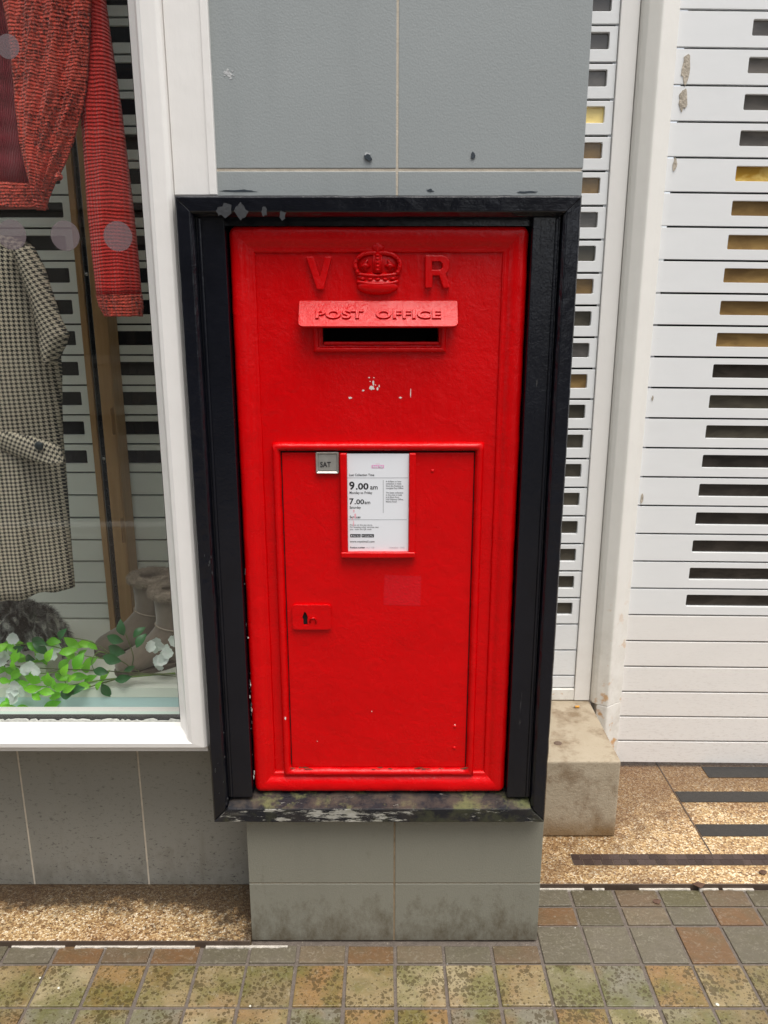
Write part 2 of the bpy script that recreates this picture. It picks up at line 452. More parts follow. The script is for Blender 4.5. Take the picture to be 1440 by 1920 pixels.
def mk_paver(name, spotted):
    n = NT(name); r = n.rnd()
    if spotted:
        c = n.ramp(r, [(0, (.19, .145, .07)), (.16, (.25, .19, .095)), (.34, (.20, .175, .10)), (.5, (.24, .15, .06)), (.66, (.18, .165, .12)), (.84, (.32, .26, .15))], 'CONSTANT')
        g = n.step(n.noise(10, 4), .44, .60)
        c = n.mix(n.math('MULTIPLY', g, .72), c, (.105, .105, .022))
        c = n.mix(n.math('MULTIPLY', n.step(n.noise(8, 3), .52, .68), .5), c, (.22, .11, .04))
    else:
        c = n.ramp(r, [(0, (.095, .08, .05)), (.18, (.125, .085, .05)), (.32, (.115, .10, .07)), (.50, (.145, .11, .07)), (.64, (.10, .088, .045)),
                       (.78, (.15, .08, .035)), (.90, (.13, .112, .08))], 'CONSTANT')
        c = n.mix(n.math('MULTIPLY', n.step(n.noise(14, 4), .45, .7), .45), c, (.10, .09, .05))
    # every piece carries its own slate-like figure
    cm = n.new('ShaderNodeCombineXYZ'); n.L(n.math('MULTIPLY', r, 37.0), cm.inputs[0]); n.L(n.math('MULTIPLY', r, 91.0), cm.inputs[1])
    va = n.new('ShaderNodeVectorMath', operation='ADD'); n.L(n.pos, va.inputs[0]); n.L(cm.outputs[0], va.inputs[1])
    fig = n.noise(26, 6, n.sc(1, 1.8, 1, src=va.outputs[0]), rough=.65, dist=1.8)
    c = n.mix(n.math('MULTIPLY', n.step(fig, .38, .68), .30), c, (.06, .05, .035))
    c = n.mix(n.math('MULTIPLY', n.step(n.noise(70, 4, va.outputs[0], dist=2), .55, .7), .25), c, (.42, .38, .30))
    if spotted:
        wob = n.new('ShaderNodeTexNoise'); wob.inputs['Scale'].default_value = 130; n.L(n.pos, wob.inputs['Vector'])
        mixv = n.new('ShaderNodeMix', data_type='VECTOR'); mixv.inputs[0].default_value = .007
        n.L(n.pos, mixv.inputs[4]); n.L(wob.outputs['Color'], mixv.inputs[5])
        d = n.vor(82, mixv.outputs[1]); d2 = n.vor(170, mixv.outputs[1])
        cl = n.noise(13, 2)
        th = n.math('MULTIPLY_ADD', cl, 1.05, -.17)
        m1 = n.step(n.math('SUBTRACT', th, d), .0, .03)
        m2 = n.step(n.math('SUBTRACT', n.math('MULTIPLY', th, .8), d2), .0, .04)
        wet = n.math('MAXIMUM', m1, m2)
        c = n.mix(n.math('MULTIPLY', wet, .92), c, n.mix(.72, c, (.050, .036, .015), 'MIX'))
        n.rough(n.math('MULTIPLY_ADD', wet, -.12, .34))
    else:
        n.rough(n.math('MULTIPLY_ADD', n.noise(18, 4), .3, .22))
    c = n.mix(n.step(n.noise(55, 2), .79, .80), c, (.7, .7, .66))
    n.base(c); n.bump(fig, .0022, .8); n.bump(n.noise(220, 4), .0008); return n.m
M_spot = mk_paver('speckled damp paver', True); M_damp = mk_paver('damp paver', False)
def paver_mesh(wx, wy, mat):
    mb = MB(); t = .014
    mb.box(-wx/2, wx/2, -wy/2, wy/2, -t, 0)
    me = bpy.data.meshes.new('paver'); me.from_pydata([tuple(p) for p in mb.v], [], mb.f)
    bm = bmesh.new(); bm.from_mesh(me)
    bmesh.ops.bevel(bm, geom=[e for e in bm.edges if any(v.co.z > -.001 for v in e.verts)], offset=.0022, segments=2, affect='EDGES', profile=.6)
    bm.to_mesh(me); bm.free(); me.materials.append(mat); return me
PX, PJ = .1215, .0075
rows = [(1.675, 1.742), (1.742, 1.808)]            # half rows in front of the doorway
fulls = [(1.553-.122*k-.122, 1.553-.122*k) for k in range(-1, 5)]
meshes = {}
def pave_row(y0, y1, k0, k1, mat, rs):
    wy = y1-y0-PJ; key = (round(wy, 4), mat.name)
    if key not in meshes: meshes[key] = [paver_mesh(PX-PJ-rs.uniform(0, .0015), wy, mat) for _ in range(2)]
    for k in range(k0, k1):
        o = link('paver', rs.choice(meshes[key]), pave, (.027+PX*(k+.5)+rs.uniform(-.0012, .0012), (y0+y1)/2+rs.uniform(-.001, .001), rs.uniform(-.0012, .0012)))
        o.rotation_euler = (rs.uniform(-.006, .006), rs.uniform(-.006, .006), rs.uniform(-.008, .008))
rs = random.Random(11)
for y0, y1 in rows: pave_row(y0, y1, 3, 14, M_damp, rs)
pave_row(1.553, 1.675, 3, 14, M_damp, rs)
pave_row(1.553, 1.6125, -14, 3, M_damp, rs)
for y0, y1 in fulls[1:]: pave_row(y0, y1, -14, 14, M_spot, rs)

# terrazzo
n, c = mk_terrazzo('terrazzo ledge')
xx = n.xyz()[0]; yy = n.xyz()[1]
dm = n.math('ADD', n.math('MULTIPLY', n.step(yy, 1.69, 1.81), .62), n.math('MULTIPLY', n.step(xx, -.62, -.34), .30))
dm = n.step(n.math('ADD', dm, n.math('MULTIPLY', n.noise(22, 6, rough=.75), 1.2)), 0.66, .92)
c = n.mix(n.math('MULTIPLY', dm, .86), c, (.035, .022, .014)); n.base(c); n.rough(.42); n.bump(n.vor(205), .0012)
M_ter1 = n.m
n, c = mk_terrazzo('terrazzo doorway')
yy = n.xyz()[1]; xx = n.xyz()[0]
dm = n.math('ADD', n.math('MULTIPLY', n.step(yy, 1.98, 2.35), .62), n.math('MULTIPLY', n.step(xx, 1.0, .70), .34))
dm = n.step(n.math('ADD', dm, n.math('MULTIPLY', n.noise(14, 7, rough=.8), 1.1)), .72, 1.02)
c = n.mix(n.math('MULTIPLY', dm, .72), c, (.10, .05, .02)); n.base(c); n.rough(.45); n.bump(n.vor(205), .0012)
M_ter2 = n.m
mb = MB(); mb.box(-2.6, -.337, 1.612, 1.83, -.10, .012)
o = mb.build('terrazzo_ledge', M_ter1, bevel=.003); tag(o, kind='structure')
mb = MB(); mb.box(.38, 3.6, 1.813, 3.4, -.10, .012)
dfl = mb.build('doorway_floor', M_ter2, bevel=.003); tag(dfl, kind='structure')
M_trim = simple('brown metal edging', (.085, .06, .045), .5, .3, var=.4, vs=30)
M_mort = simple('white mortar', (.50, .46, .40), .9, bump=(160, .003), var=.4, vs=60)
ledge = bpy.data.objects['terrazzo_ledge']
mb = MB(); mb.box(-2.6, -.3385, 1.6068, 1.6117, -.05, .0135); mb.build('edging', M_trim, ledge)
mb = MB(); mb.box(.392, 3.6, 1.8075, 1.8125, -.05, .0135); mb.build('edging', M_trim, dfl)
# broken mortar smears along the foot of the wall
def mortar(x0, x1, y, parent, r):
    mb = MB(); x = x0
    while x < x1:
        L = r.uniform(.03, .16)
        if r.random() < .72:
            top = []; m_ = 8
            for i in range(m_+1): top.append((x+L*i/m_, y-r.uniform(.0035, .0075)))
            poly = top+[(x+L, y+.001), (x, y+.001)]
            k = len(poly)
            vs = [(px, py, -.004) for px, py in poly]+[(px, py, .0028) for px, py in poly]
            fs = [tuple(range(k, 2*k))]+[(i, (i+1) % k, (i+1) % k+k, i+k) for i in range(k)]
            mb.add(vs, fs)
        x += L+r.uniform(0, .03)
    return mb.build('mortar', M_mort, parent)
rr = random.Random(3)
mortar(-2.0, -.34, 1.6066, ledge, rr); mortar(.40, 2.0, 1.8073, dfl, rr)
# mosaic and inlay strips let into the doorway floor
M_mos = NT('dark mosaic'); _r = M_mos.rnd()
M_mos.base(M_mos.mix(_r, (.030, .017, .014), (.062, .040, .034))); M_mos.rough(.45); M_mos.bump(M_mos.noise(120, 3), .001); M_mos = M_mos.m
y0m, y1m = YF(1622.5, .013), YF(1602, .013)
mb = MB(); mb.box(.545, 3.4, y0m, y1m, .004, .0132)
strip0 = mb.build('mosaic_bed', M_groutd, dfl)
me = None
wm = (y1m-y0m)/2
mbt = MB(); mbt.box(-.0125, .0125, -wm/2+.0006, wm/2-.0006, 0, .0022)
o = mbt.build('mosaic_tile', M_mos, strip0, bevel=.0006, seg=1, center=False)
tm = o.data; bpy.data.objects.remove(o)
rr = random.Random(5)
for row in range(2):
    x = .546
    while x < 1.52:
        wd = rr.choice([.022, .025, .03, .034]); 
        o = link('mosaic_tile', tm, strip0, (x+wd/2, y0m+wm*(row+.5), .0125)); o.scale = ((wd-.0012)/.025, 1, 1); x += wd
mb = MB(); mb.box(1.52, 3.4, y0m+.0006, y1m-.0006, .0125, .0147); o = mb.build('mosaic_tile', M_mos, strip0)
M_inl = simple('black inlay strip', (.028, .025, .022), .5, bump=(160, .001), var=.4, vs=60)
for va, vb, xl in ((1568, 1546, .965), (1504, 1484.5, .965), (1458, 1438, 1.11)):
    mb = MB(); mb.box(xl, 3.4, YF(va, .013), YF(vb, .013), .004, .0142); mb.build('inlay_strip', M_inl, dfl)
mb = MB(); mb.box(.9595, .9635, 1.915, 3.0, .004, .0135); mb.build('joint_strip', M_trim, dfl)

# ------------------------------------------------------------------ tiled pillar
pil = thing('tiled_pillar', 'grey tiled pillar standing on the pavement behind the red post box', 'pillar', (.027, 1.9, 0))
XL, XR = -.336, .3895
mb = MB(); mb.box(XL+.006, XR-.006, YC+.010, 2.31, 0, .42); mb.box(XL+.006, XR-.006, YC+.12, 2.31, .42, 1.735); mb.box(XL+.006, XR-.006, YC+.010, 2.31, 1.735, 3.4); mb.build('core', M_groutd, pil)
gx = .0257; JG = .0022
def ptile(x0, x1, z0, z1, m, p=pil, y0=YC, y1=None, bev=.0012):
    mb = MB(); mb.box(x0, x1, y0, y1 or y0+.012, z0, z1); return mb.build('tile', m, p, bevel=bev)
for xa, xb in ((XL, gx-JG), (gx+JG, XR)):
    ptile(xa, xb, .003, .172, M_tileL); ptile(xa, xb, .1755, .42, M_tileL)
    ptile(xa, xb, 1.736, 1.8185, M_tileU); ptile(xa, xb, 1.824, 2.42, M_tileU); ptile(xa, xb, 2.425, 3.02, M_tileU); ptile(xa, xb, 3.025, 3.4, M_tileU)
mb = MB(); mb.box(XL+.003, XR-.003, YC+.0012, YC+.009, 1.737, 3.4); mb.build('grout', M_grout, pil)
mb = MB(); mb.box(XL+.003, XR-.003, YC+.0022, YC+.009, 0.001, .419); mb.build('grout', M_groutd, pil)
for sx, xs in ((1, XR), (-1, XL)):       # tiles on the return sides
    for z0, z1, m in ((.003, .172, M_tileL), (.1755, .50, M_tileL), (.5035, 1.10, M_tileU), (1.1035, 1.8185, M_tileU), (1.824, 2.42, M_tileU), (2.425, 3.02, M_tileU), (3.025, 3.4, M_tileU)):
        for ya, yb in ((YC+.0125, 1.99), (1.994, 2.31)):
            mb = MB(); mb.box(*(sorted((xs-sx*.010, xs-sx*.0001))), ya, yb, z0, z1); mb.build('tile', m, pil, bevel=.001)
# old fixing holes and scuffs
M_hole = simple('black plug', (.03, .04, .05), .4); M_chipw = simple('pale scuff', (.46, .47, .47), .8, bump=(300, .001), var=.3, vs=300)
def mark(u, v, ru, rv, m, Y, parent, name, th=.0006, j=.25, seed=0, rot=0):
    r = random.Random(seed+int(u*7+v)); p = V(u, v, Y); k = Y/F
    pl = blob(0, 0, ru*k, rv*k, 14, j, r)
    c, s_ = math.cos(rot), math.sin(rot)
    mb = MB(); mb.plate([(p.x+x*c-z*s_, p.z+x*s_+z*c) for x, z in pl], Y-th, Y+.0005); return mb.build(name, m, parent)
mark(690, 296, 7, 4.5, M_hole, YC, pil, 'plug', .004, rot=-.5)
mark(689, 289, 5, 2.5, M_chipw, YC, pil, 'scuff', .0005)
mark(887, 292, 3.5, 5.5, M_hole, YC, pil, 'plug', .002)
mark(807, 357, 5, 2, M_hole, YC, pil, 'plug', .001, .5)
for i, (du, dv, r_) in enumerate(((0, 0, 4), (7, 4, 5), (3, -5, 2.4), (12, -3, 1.8), (-3, 6, 1.5), (9, 11, 2), (14, 6, 1.3))):
    mark(424+du, 136+dv, r_, r_*.8, M_chipw, YC, pil, 'scuff', .0003+.00005*i, .45, i)
mark(450, 357.5, 34, 1.5, M_hole, YC, pil, 'paint_smear', .0005, .5); mark(988, 360, 20, 1.6, M_hole, YC, pil, 'paint_smear', .0005, .5)

# ------------------------------------------------------------------ stall riser below the window
ris = thing('stall_riser', 'speckled grey tiled wall under the white shop window frame', 'wall', (-1.2, 1.83, .02))
mb = MB(); mb.box(-2.6, -.33, YR+.010, YR+.05, .012, .515); mb.build('core', M_groutd, ris)
jx = [-2.6, -2.045, -1.507, X(48, 1530, YR), X(268, 1530, YR), -.3305]
for a, b in zip(jx, jx[1:]):
    ptile(a+.0022, b-.0022, .013, .525, M_tileR, ris, YR, YR+.011)
mb = MB(); mb.box(-2.6, -.331, YR+.001, YR+.009, .0125, .52); mb.build('grout', M_grout, ris)

# ------------------------------------------------------------------ shop window
win = thing('shop_window', 'cream painted shop window frame with clear glass left of the post box', 'window', (-1.2, 1.65, .55))
xo, xi = -.410, -.493                      # outer right edge, glass edge
zb = Z(1405, YW)
wz1 = 3.2; wx0 = -2.5
mb = MB()
mb.frame(wx0, xo, zb, wz1, [(0, 1.80), (0, 1.618), (.004, 1.606), (.010, YW), (.040, YW), (.047, 1.604), (.056, 1.625), (.075, 1.650), (.079, 1.668), (.079, 1.69)], zs=.40)
o = mb.build('frame', M_white, win, bevel=.002); 
# dark strip painting the shaded gap, and rough putty at the glass edge
mb = MB(); gx1 = xo-.079; gz0 = zb+.079*.40
mb.frame(wx0+.079, gx1, gz0, wz1-.079, [(0, 1.672), (.0035, 1.672), (.0035, 1.70)]); mb.build('glass_gap', M_dark, win)
mb = MB(); mb.box(wx0+.08, gx1+.004, 1.674, 1.680, gz0-.004, wz1-.07); mb.build('glass', M_glass, win)
r = random.Random(9); top = []; xx_ = -1.5
poly = [(xx_, gz0-.002)]
while xx_ < gx1-.003:
    poly.append((xx_, gz0+r.uniform(.002, .008))); xx_ += r.uniform(.004, .014)
poly += [(gx1, gz0+.004), (gx1, gz0-.002)]
mb = MB(); mb.plate(poly, 1.6685, 1.674); mb.build('putty', simple('crumbling putty', (.45, .46, .42), .8, bump=(200, .002), var=.6, vs=120), win)
# side board that runs up beside the pillar tiles, over the black surround
bx1 = X(388, 0, 1.612)
mb = MB(); mb.box(xo+.0005, bx1, 1.612, 1.80, 1.7735, 3.2)
mb.build('side_board', M_white, win, bevel=.0015)
mb = MB(); mb.box(bx1-.014, bx1+.001, 1.6085, 1.6125, 1.7735, 3.2); mb.build('cover_strip', M_white, win, bevel=.0015)
for (u, v, rr_) in ((15, 87, 19), (22, 440, 25.5), (122, 442, 25.5), (221, 443, 25.5)):
    p = V(u, v, 1.673); q = rr_*1.673/F
    mb = MB(); mb.plate([(p.x+q*math.cos(2*math.pi*k/40), p.z+q*math.sin(2*math.pi*k/40)) for k in range(40)], 1.6732, 1.6738); mb.build('frosted_dot', M_frost, win)
# display interior
FZ = .485; YI = 2.58
M_floor = simple('pale mint display board', (.60, .74, .66), .35, var=.06, vs=3)
M_lip = simple('pale blue display board', (.55, .72, .74), .3, var=.04, vs=3)
YL = YF(1290, FZ)
mb = MB(); mb.box(-2.5, -.42, YL, YI+.10, FZ-.03, FZ); o = mb.build('display_floor', simple('white display board', (.78, .80, .72), .4, var=.08, vs=3)); tag(o, kind='structure')
mb = MB(); mb.box(-2.5, -.42, YL+.001, YL+.02, .415, FZ-.0305); mb.build('riser_board', M_lip, o)
mb = MB(); mb.box(-2.5, -.42, 1.932, YL+.02, .40, .421); mb.build('ledge_board', M_floor, o)
M_int = simple('interior paint', (.66, .65, .60), .8, var=.1)
mb = MB(); mb.box(-2.5, -.36, 1.70, 2.75, 2.95, 3.0); tag(mb.build('display_ceiling', M_int), kind='structure')
mb = MB(); mb.box(-2.49, -.416, 1.6905, 1.762, .560, .572); mb.build('inner_sill', M_floor, win)
mb = MB(); mb.box(-2.49, -.416, 1.62, 1.8095, .547, .557); mb.build('soffit', M_white, win)
mb = MB(); mb.box(-.42, -.345, 1.8215, 2.75, .02, 3.0); tag(mb.build('display_side_wall', M_int), kind='structure')
mb = MB(); mb.box(-2.58, -2.5, 1.70, 2.75, .02, 3.0); tag(mb.build('display_end_wall', M_int), kind='structure')
# everything above: fascia over window and doorway
mb = MB(); mb.box(-3.2, XR, 1.64, 2.8, 3.4, 4.1); mb.box(XR+.0005, 4.2, 2.37, 2.8, 3.4, 4.1); mb.box(-3.2, XL, 1.64, 1.80, 3.2005, 3.399); 
o = mb.build('shop_fascia', simple('grey fascia', (.3, .31, .31), .6)); tag(o, 'grey fascia beam running above the shop window and pillar', 'fascia')

# ------------------------------------------------------------------ shutters
def slat_mesh(name, w_, h, holes, mats, hz=(.20, .64), gap=.0030, plain=None, rnd=None):
    mb = MB(); hs_ = [rrect(a, b, h*(1-hz[1]), h*(1-hz[0]), .004, 3)[::-1] for a, b in holes]
    mb.plate([(0, gap), (w_, gap), (w_, h-gap), (0, h-gap)], 0, .015, hs_)
    me = bpy.data.meshes.new(name); me.from_pydata([tuple(p) for p in mb.v], [], mb.f); me.materials.append(mats); return me
def shutter(root, x0, x1, Y, lines, holes_from, holes, mslat, msolid, pane_fn, hz):
    cache = {}; 
    for i, (z0, z1) in enumerate(zip(lines, lines[1:])):
        hh = z1-z0; holed = i >= holes_from; key = (round(hh, 4), holed, (msolid if callable(msolid) is False else None) and (i < holes_from))
        m = msolid if i < holes_from else mslat
        key = (round(hh, 4), holed, m.name)
        if key not in cache: cache[key] = slat_mesh('slat', x1-x0, hh, [(a-x0, b-x0) for a, b in holes] if holed else [], m, hz)
        o = link('slat', cache[key], root, (x0, Y, z0))
        b = o.modifiers.new('bevel', 'BEVEL'); b.width = .0012; b.segments = 2; b.limit_method = 'ANGLE'; b.angle_limit = R(40)
        if holed:
            for hi_, (a, b_) in enumerate(holes):
                za, zb_ = z0+hh*(1-hz[1])-.003, z0+hh*(1-hz[0])+.003
                mb = MB(); mb.box(a-.003, b_+.003, Y+.0115, Y+.0135, za, zb_)
                mb.build('pane', pane_fn(i, hi_), o)
big = thing('roller_shutter', 'wide white roller shutter with slotted panes tinted with painted amber glow closing the doorway right of the post box', 'shutter', (.9, YS, 1.5))
zl = [.030]+[.116+.0932*k for k in range(0, 34)]
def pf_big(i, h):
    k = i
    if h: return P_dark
    t = {6: P_dark, 7: P_dark, 8: P_dark, 9: P_dark, 10: P_dark, 11: P_dark, 12: P_olive, 13: P_olive, 14: P_dark, 15: P_amb, 16: P_amb, 17: P_amb, 18: P_amb, 19: P_amb, 20: P_flare}
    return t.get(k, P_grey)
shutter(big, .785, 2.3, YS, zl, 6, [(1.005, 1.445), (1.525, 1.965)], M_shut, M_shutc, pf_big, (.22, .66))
mb = MB(); mb.box(.83, 2.29, YS+.016, YS+.024, .04, 3.1); mb.build('backing', M_dark, big)
big.rotation_euler.y = .011
sm = thing('roller_shutter', 'narrow side shutter with small brown panes between the pillar and cream post', 'shutter', (.5, YS, .31))
zs = [.317]+[.363+.0930*k for k in range(0, 31)]
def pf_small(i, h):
    t = {3: P_olive, 4: P_olive, 5: P_olive, 6: P_olive, 7: P_olive, 8: P_olive, 9: P_olive, 10: P_olive, 11: P_amb, 12: P_grey, 13: P_olive, 14: P_amb, 15: P_olive, 16: P_grey, 17: P_amb, 18: P_amb, 19: P_flare, 20: P_grey}
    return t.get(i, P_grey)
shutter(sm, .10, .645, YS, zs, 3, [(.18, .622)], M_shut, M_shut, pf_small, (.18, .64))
mb = MB(); mb.box(.11, .64, YS+.016, YS+.024, .32, 3.1); mb.build('backing', M_dark, sm)
# cream frame round the narrow shutter
sf = thing('shutter_frame', 'flat cream frame edging the narrow side shutter above the stone block', 'frame', (.65, 2.37, .27))
mb = MB(); mb.box(.6465, .6985, 2.3725, 2.42, .274, 3.3); mb.build('post', M_white, sf, bevel=.002)
mb = MB(); mb.box(.10, .646, 2.374, 2.42, .274, .3155); mb.build('bottom_rail', M_guide, sf, bevel=.003)
# moulded guide post
gd = thing('guide_post', 'cream ridged post with rust spots between the narrow and wide shutters', 'post', (.75, 2.34, .02))
mb = MB()
prof = [(.700, 2.42), (.7005, 2.368), (.704, 2.356), (.714, 2.345), (.740, 2.330), (.7465, 2.327), (.752, 2.329), (.762, 2.336), (.784, 2.352), (.803, 2.362), (.806, 2.370), (.806, 2.42)]
rings = [[(x, y, z) for x, y in prof] for z in (.275, 3.3)]
mb.rings(rings, closed=True, cap0=True, cap1=True, smooth=False)
rings = [[(max(x, .716), y, z) for x, y in prof] for z in (.06, .2749)]
mb.rings(rings, closed=True, cap0=True, cap1=True, smooth=False)
o = mb.build('moulding', M_guide, gd, bevel=.0025, angle=12)
mb = MB(); mb.box(.716, .81, 2.36, 2.42, .0125, .06); mb.build('packing', M_dark, gd)
# wear on the shutters: torn tape at the top
M_tape = simple('torn brown tape', (.42, .37, .30), .8, bump=(120, .004), var=.6, vs=60)
for i, (u, v, a, b) in enumerate(((1281, 128, 9, 26), (1277, 187, 9, 20), (1262, 308, 4, 13), (1225, 747, 2, 5), (1207, 935, 3, 12))):
    mark(u, v, a*.8, b*.85, M_tape, YS-.0005, big, 'torn_tape', .0016, .3, 40+i)
# stone block
blk = MB(); blk.box(.35, .700, 2.011, 2.45, .0125, .271)
o = blk.build('stone_block', M_stone, bevel=.007, seg=3); tag(o, 'low weathered stone block with dirty top beside the pillar foot', 'stone block')
# cigarette end and flattened gum on the block
p = V(1085, 1325.5, YF(1325.5, .275)); 
cg = thing('cigarette_end', 'orange cigarette end lying on the stone block under the narrow shutter', 'cigarette end', (p.x, p.y, .272))
mb = MB(); mb.tube([(p.x-.013, p.y, .2755), (p.x+.002, p.y+.001, .2755)], .0038, 10); mb.build('filter', simple('orange filter paper', (.62, .30, .05), .8), cg)
mb = MB(); mb.tube([(p.x-.016, p.y, .2755), (p.x-.0131, p.y, .2755)], [.0032, .0036], 10); mb.build('stub', simple('ash', (.25, .23, .2), .9), cg)
p = V(1046, 1393, YF(1393, .272))
mb = MB(); mb.ell((p.x, p.y, .2715), .0125, .011, .0022, 20, 8, lambda d: .1*mnoise.noise(d*2)); o = mb.build('chewing_gum', simple('brown gum', (.13, .085, .06), .8)); tag(o, 'flattened brown gum disc on top of the stone block', 'gum')

# ------------------------------------------------------------------ black wooden surround
sur = thing('wooden_surround', 'black glossy timber surround with flaking sill around the red post box', 'frame', (-.01, YC, .379))
fx0, fx1 = -.405, .3826; fz1, fz0 = 1.770, .379
mw = .0345
def rail(poly_prof, A, B, C_, D_): pass
def mitred(name, mat, a, b, axis, sgn, prof, bev=.0015):
    """a member of a mitred frame: prof = [(inset, y)]; axis z for stiles, x for rails"""
    mb = MB(); r0, r1 = [], []
    for ins, y in prof:
        if axis == 'z': x = a+sgn*ins; r0.append((x, y, fz0+ins*1.15)); r1.append((x, y, fz1-ins))
        else: z = a+sgn*ins; r0.append((fx0+ins, y, z)); r1.append((fx1-ins, y, z))
    n_ = 24; rs_ = []
    for k in range(n_+1):
        t = k/n_; rs_.append([Vector(p).lerp(Vector(q), t) for p, q in zip(r0, r1)])
    mb.rings(rs_, closed=True, cap0=True, cap1=True, smooth=False)
    return mb.build(name, mat, sur, bevel=bev, angle=25, wob=.0009)
prof = [(0, YC+.02), (0, YFr+.006), (.004, YFr), (.029, YFr-.001), (mw, YFr+.006), (mw, YC+.02)]
mitred('stile', M_jamb, fx0, 0, 'z', 1, prof); mitred('stile', M_jamb, fx1, 0, 'z', -1, prof)
mitred('top_rail', M_blackh, fz1, 0, 'x', -1, [(0, YC+.02), (0, YFr+.004), (.004, YFr-.003), (.030, YFr-.001), (.038, YFr+.010), (.038, YC+.02)])
# sill: sloping mossy top and flaking front
zf = Z(1506, YFr)
mitred('sill', M_sill, fz0, 0, 'x', 1, [(0, YC+.02), (0, YFr+.003), (.003, YFr-.004), (.037, YFr-.003), (.0375, YC+.02)])
mb = MB(); sx0, sx1 = fx0+.036, fx1-.036
n_ = 40; rs_ = []
for k in range(n_+1):
    x = sx0+(sx1-sx0)*k/n_; e = .0015*mnoise.noise(Vector((x*30, 0, 0)))
    rs_.append([(x, YFr-.002, fz0+.037), (x, YFr-.001, fz0+.0385+e), (x, YFr+.03, fz0+.045+e), (x, YC+.040, fz0+.050), (x, YC+.040, fz0+.037)])
mb.rings(rs_, cap0=True, cap1=True, smooth=False); mb.build('sill_top', M_silltop, sur)
# inner stepped boards with a bead
RX0, RX1, RZ0, RZ1 = -.3105, .2895, .432, 1.7175
for sgn, xa, xb in ((1, fx0+mw, RX0-.003), (-1, fx1-mw, RX1+.003)):
    lo, hi = min(xa, xb), max(xa, xb)
    mb = MB(); mb.box(lo-.001*(sgn > 0)-.0, hi, YC-.019, YC+.05, .432, fz1-.036); mb.build('inner_board', M_jamb, sur, bevel=.002)
    xq = xa+sgn*.005; l2, h2 = min(xq, xq+sgn*.006), max(xq, xq+sgn*.006)
    mb = MB(); mb.box(l2, h2, YC-.0245, YC-.018, .436, fz1-.039); mb.build('bead', M_jamb, sur, bevel=.0022, seg=3)
mb = MB(); mb.box(fx0+mw, fx1-mw, YC+.004, YC+.05, RZ1+.001, fz1-.034); mb.build('head_board', M_blackh, sur)

M_scuffg = simple('grey worn paint', (.038, .040, .043), .45, bump=(200, .001), var=.4, vs=150)
for i, (u, v, a, b) in enumerate(((414, 396, 8, 8), (424, 392, 9, 12), (449, 395, 8, 13), (457, 399, 7, 9), (495, 396, 4.5, 8.5), (530, 403, 6, 8))):
    mark(u, v, a, b, M_scuffg, YFr-.0032-.0002*i, sur, 'worn_patch', .0006, .34, 60+i)
M_flk = simple('bare white flake', (.50, .49, .45), .8, bump=(200, .002), var=.5, vs=120)
r = random.Random(17)
for i in range(20):                     # flaking clustered along the arris of the lower left jamb
    v = r.choice([1075, 1160, 1290, 1330, 1350, 1440, 1465])+r.gauss(0, 14); u = 461+19*((v-1040)/440)-r.uniform(0, 3)**1.2-1.5
    mark(u, v, r.uniform(.4, 1.3), r.uniform(1, 5), M_flk if r.random() < .35 else M_scuffg, YC-.0188, sur, 'flake', .0004+.00001*i, .5, 100+i)
for i in range(14):
    v = r.choice([1050, 1390, 1445, 1480])+r.gauss(0, 22); u = 325+75*(v-365)/1175+r.uniform(4, 30)
    mark(u, v, r.uniform(.4, 1.4), r.uniform(1, 4), M_scuffg, YFr-.0008, sur, 'flake', .0004+.00001*i, .5, 160+i)

# ------------------------------------------------------------------ red post box
YP = YC+.016
pb = thing('post_box', 'glossy red Victorian wall post box with raised crown and letters set in the black surround', 'post box', (-.01, YP, RZ0))
mb = MB()
prof = [(0, YC+.045), (0, YP-.008), (.002, YP-.0125), (.006, YP-.0155), (.012, YP-.0165), (.024, YP-.016), (.031, YP-.0135), (.036, YP-.009), (.040, YP-.0065), (.044, YP-.007), (.0475, YP-.0065), (.0495, YP-.003), (.050, YP+.004)]
mb.frame(RX0, RX1, RZ0, RZ1, prof, rad=.016, seg=5, smooth=True)
mb.build('rim', M_red, pb, wob=.0011)
# centre panel with the letter slot cut through
pc = (RX0+RX1)/2
sx0_, sx1_ = X(605, 632, YP), X(825, 632, YP); sz0, sz1 = Z(646, YP), Z(600, YP)
mb = MB(); ip = .047
mb.plate([(RX0+ip, RZ0+ip*.8), (RX1-ip, RZ0+ip*.8), (RX1-ip, RZ1-ip*.55), (RX0+ip, RZ1-ip*.55)], YP, YP+.012, [[(sx0_, sz0), (sx0_, sz1), (sx1_, sz1), (sx1_, sz0)]])
mb.build('face_plate', M_red, pb)
mb = MB(); mb.frame(sx0_-.001, sx1_+.001, sz0-.001, sz1+.001, [(0, YP+.010), (0, YP+.10)], cap=True); mb.build('slot_box', M_dark, pb)
# rounded flange round the slot
mb = MB(); mb.frame(X(588, 660, YP), X(836, 660, YP), Z(661, YP), sz1+.008, [(0, YP+.001), (.001, YP-.007), (.004, YP-.011), (.008, YP-.012), (.0105, YP-.010), (.0115, YP-.003), (.015, YP-.002), (.0165, YP+.011)], rad=.003, smooth=False)
mb.build('slot_flange', M_red, pb, bevel=.001)
mb = MB(); mb.box(sx0_+.002, sx1_-.002, YP-.006, YP+.004, sz0-.001, sz0+.006); mb.build('slot_lip', M_red, pb, bevel=.0025, seg=3, wob=.001)
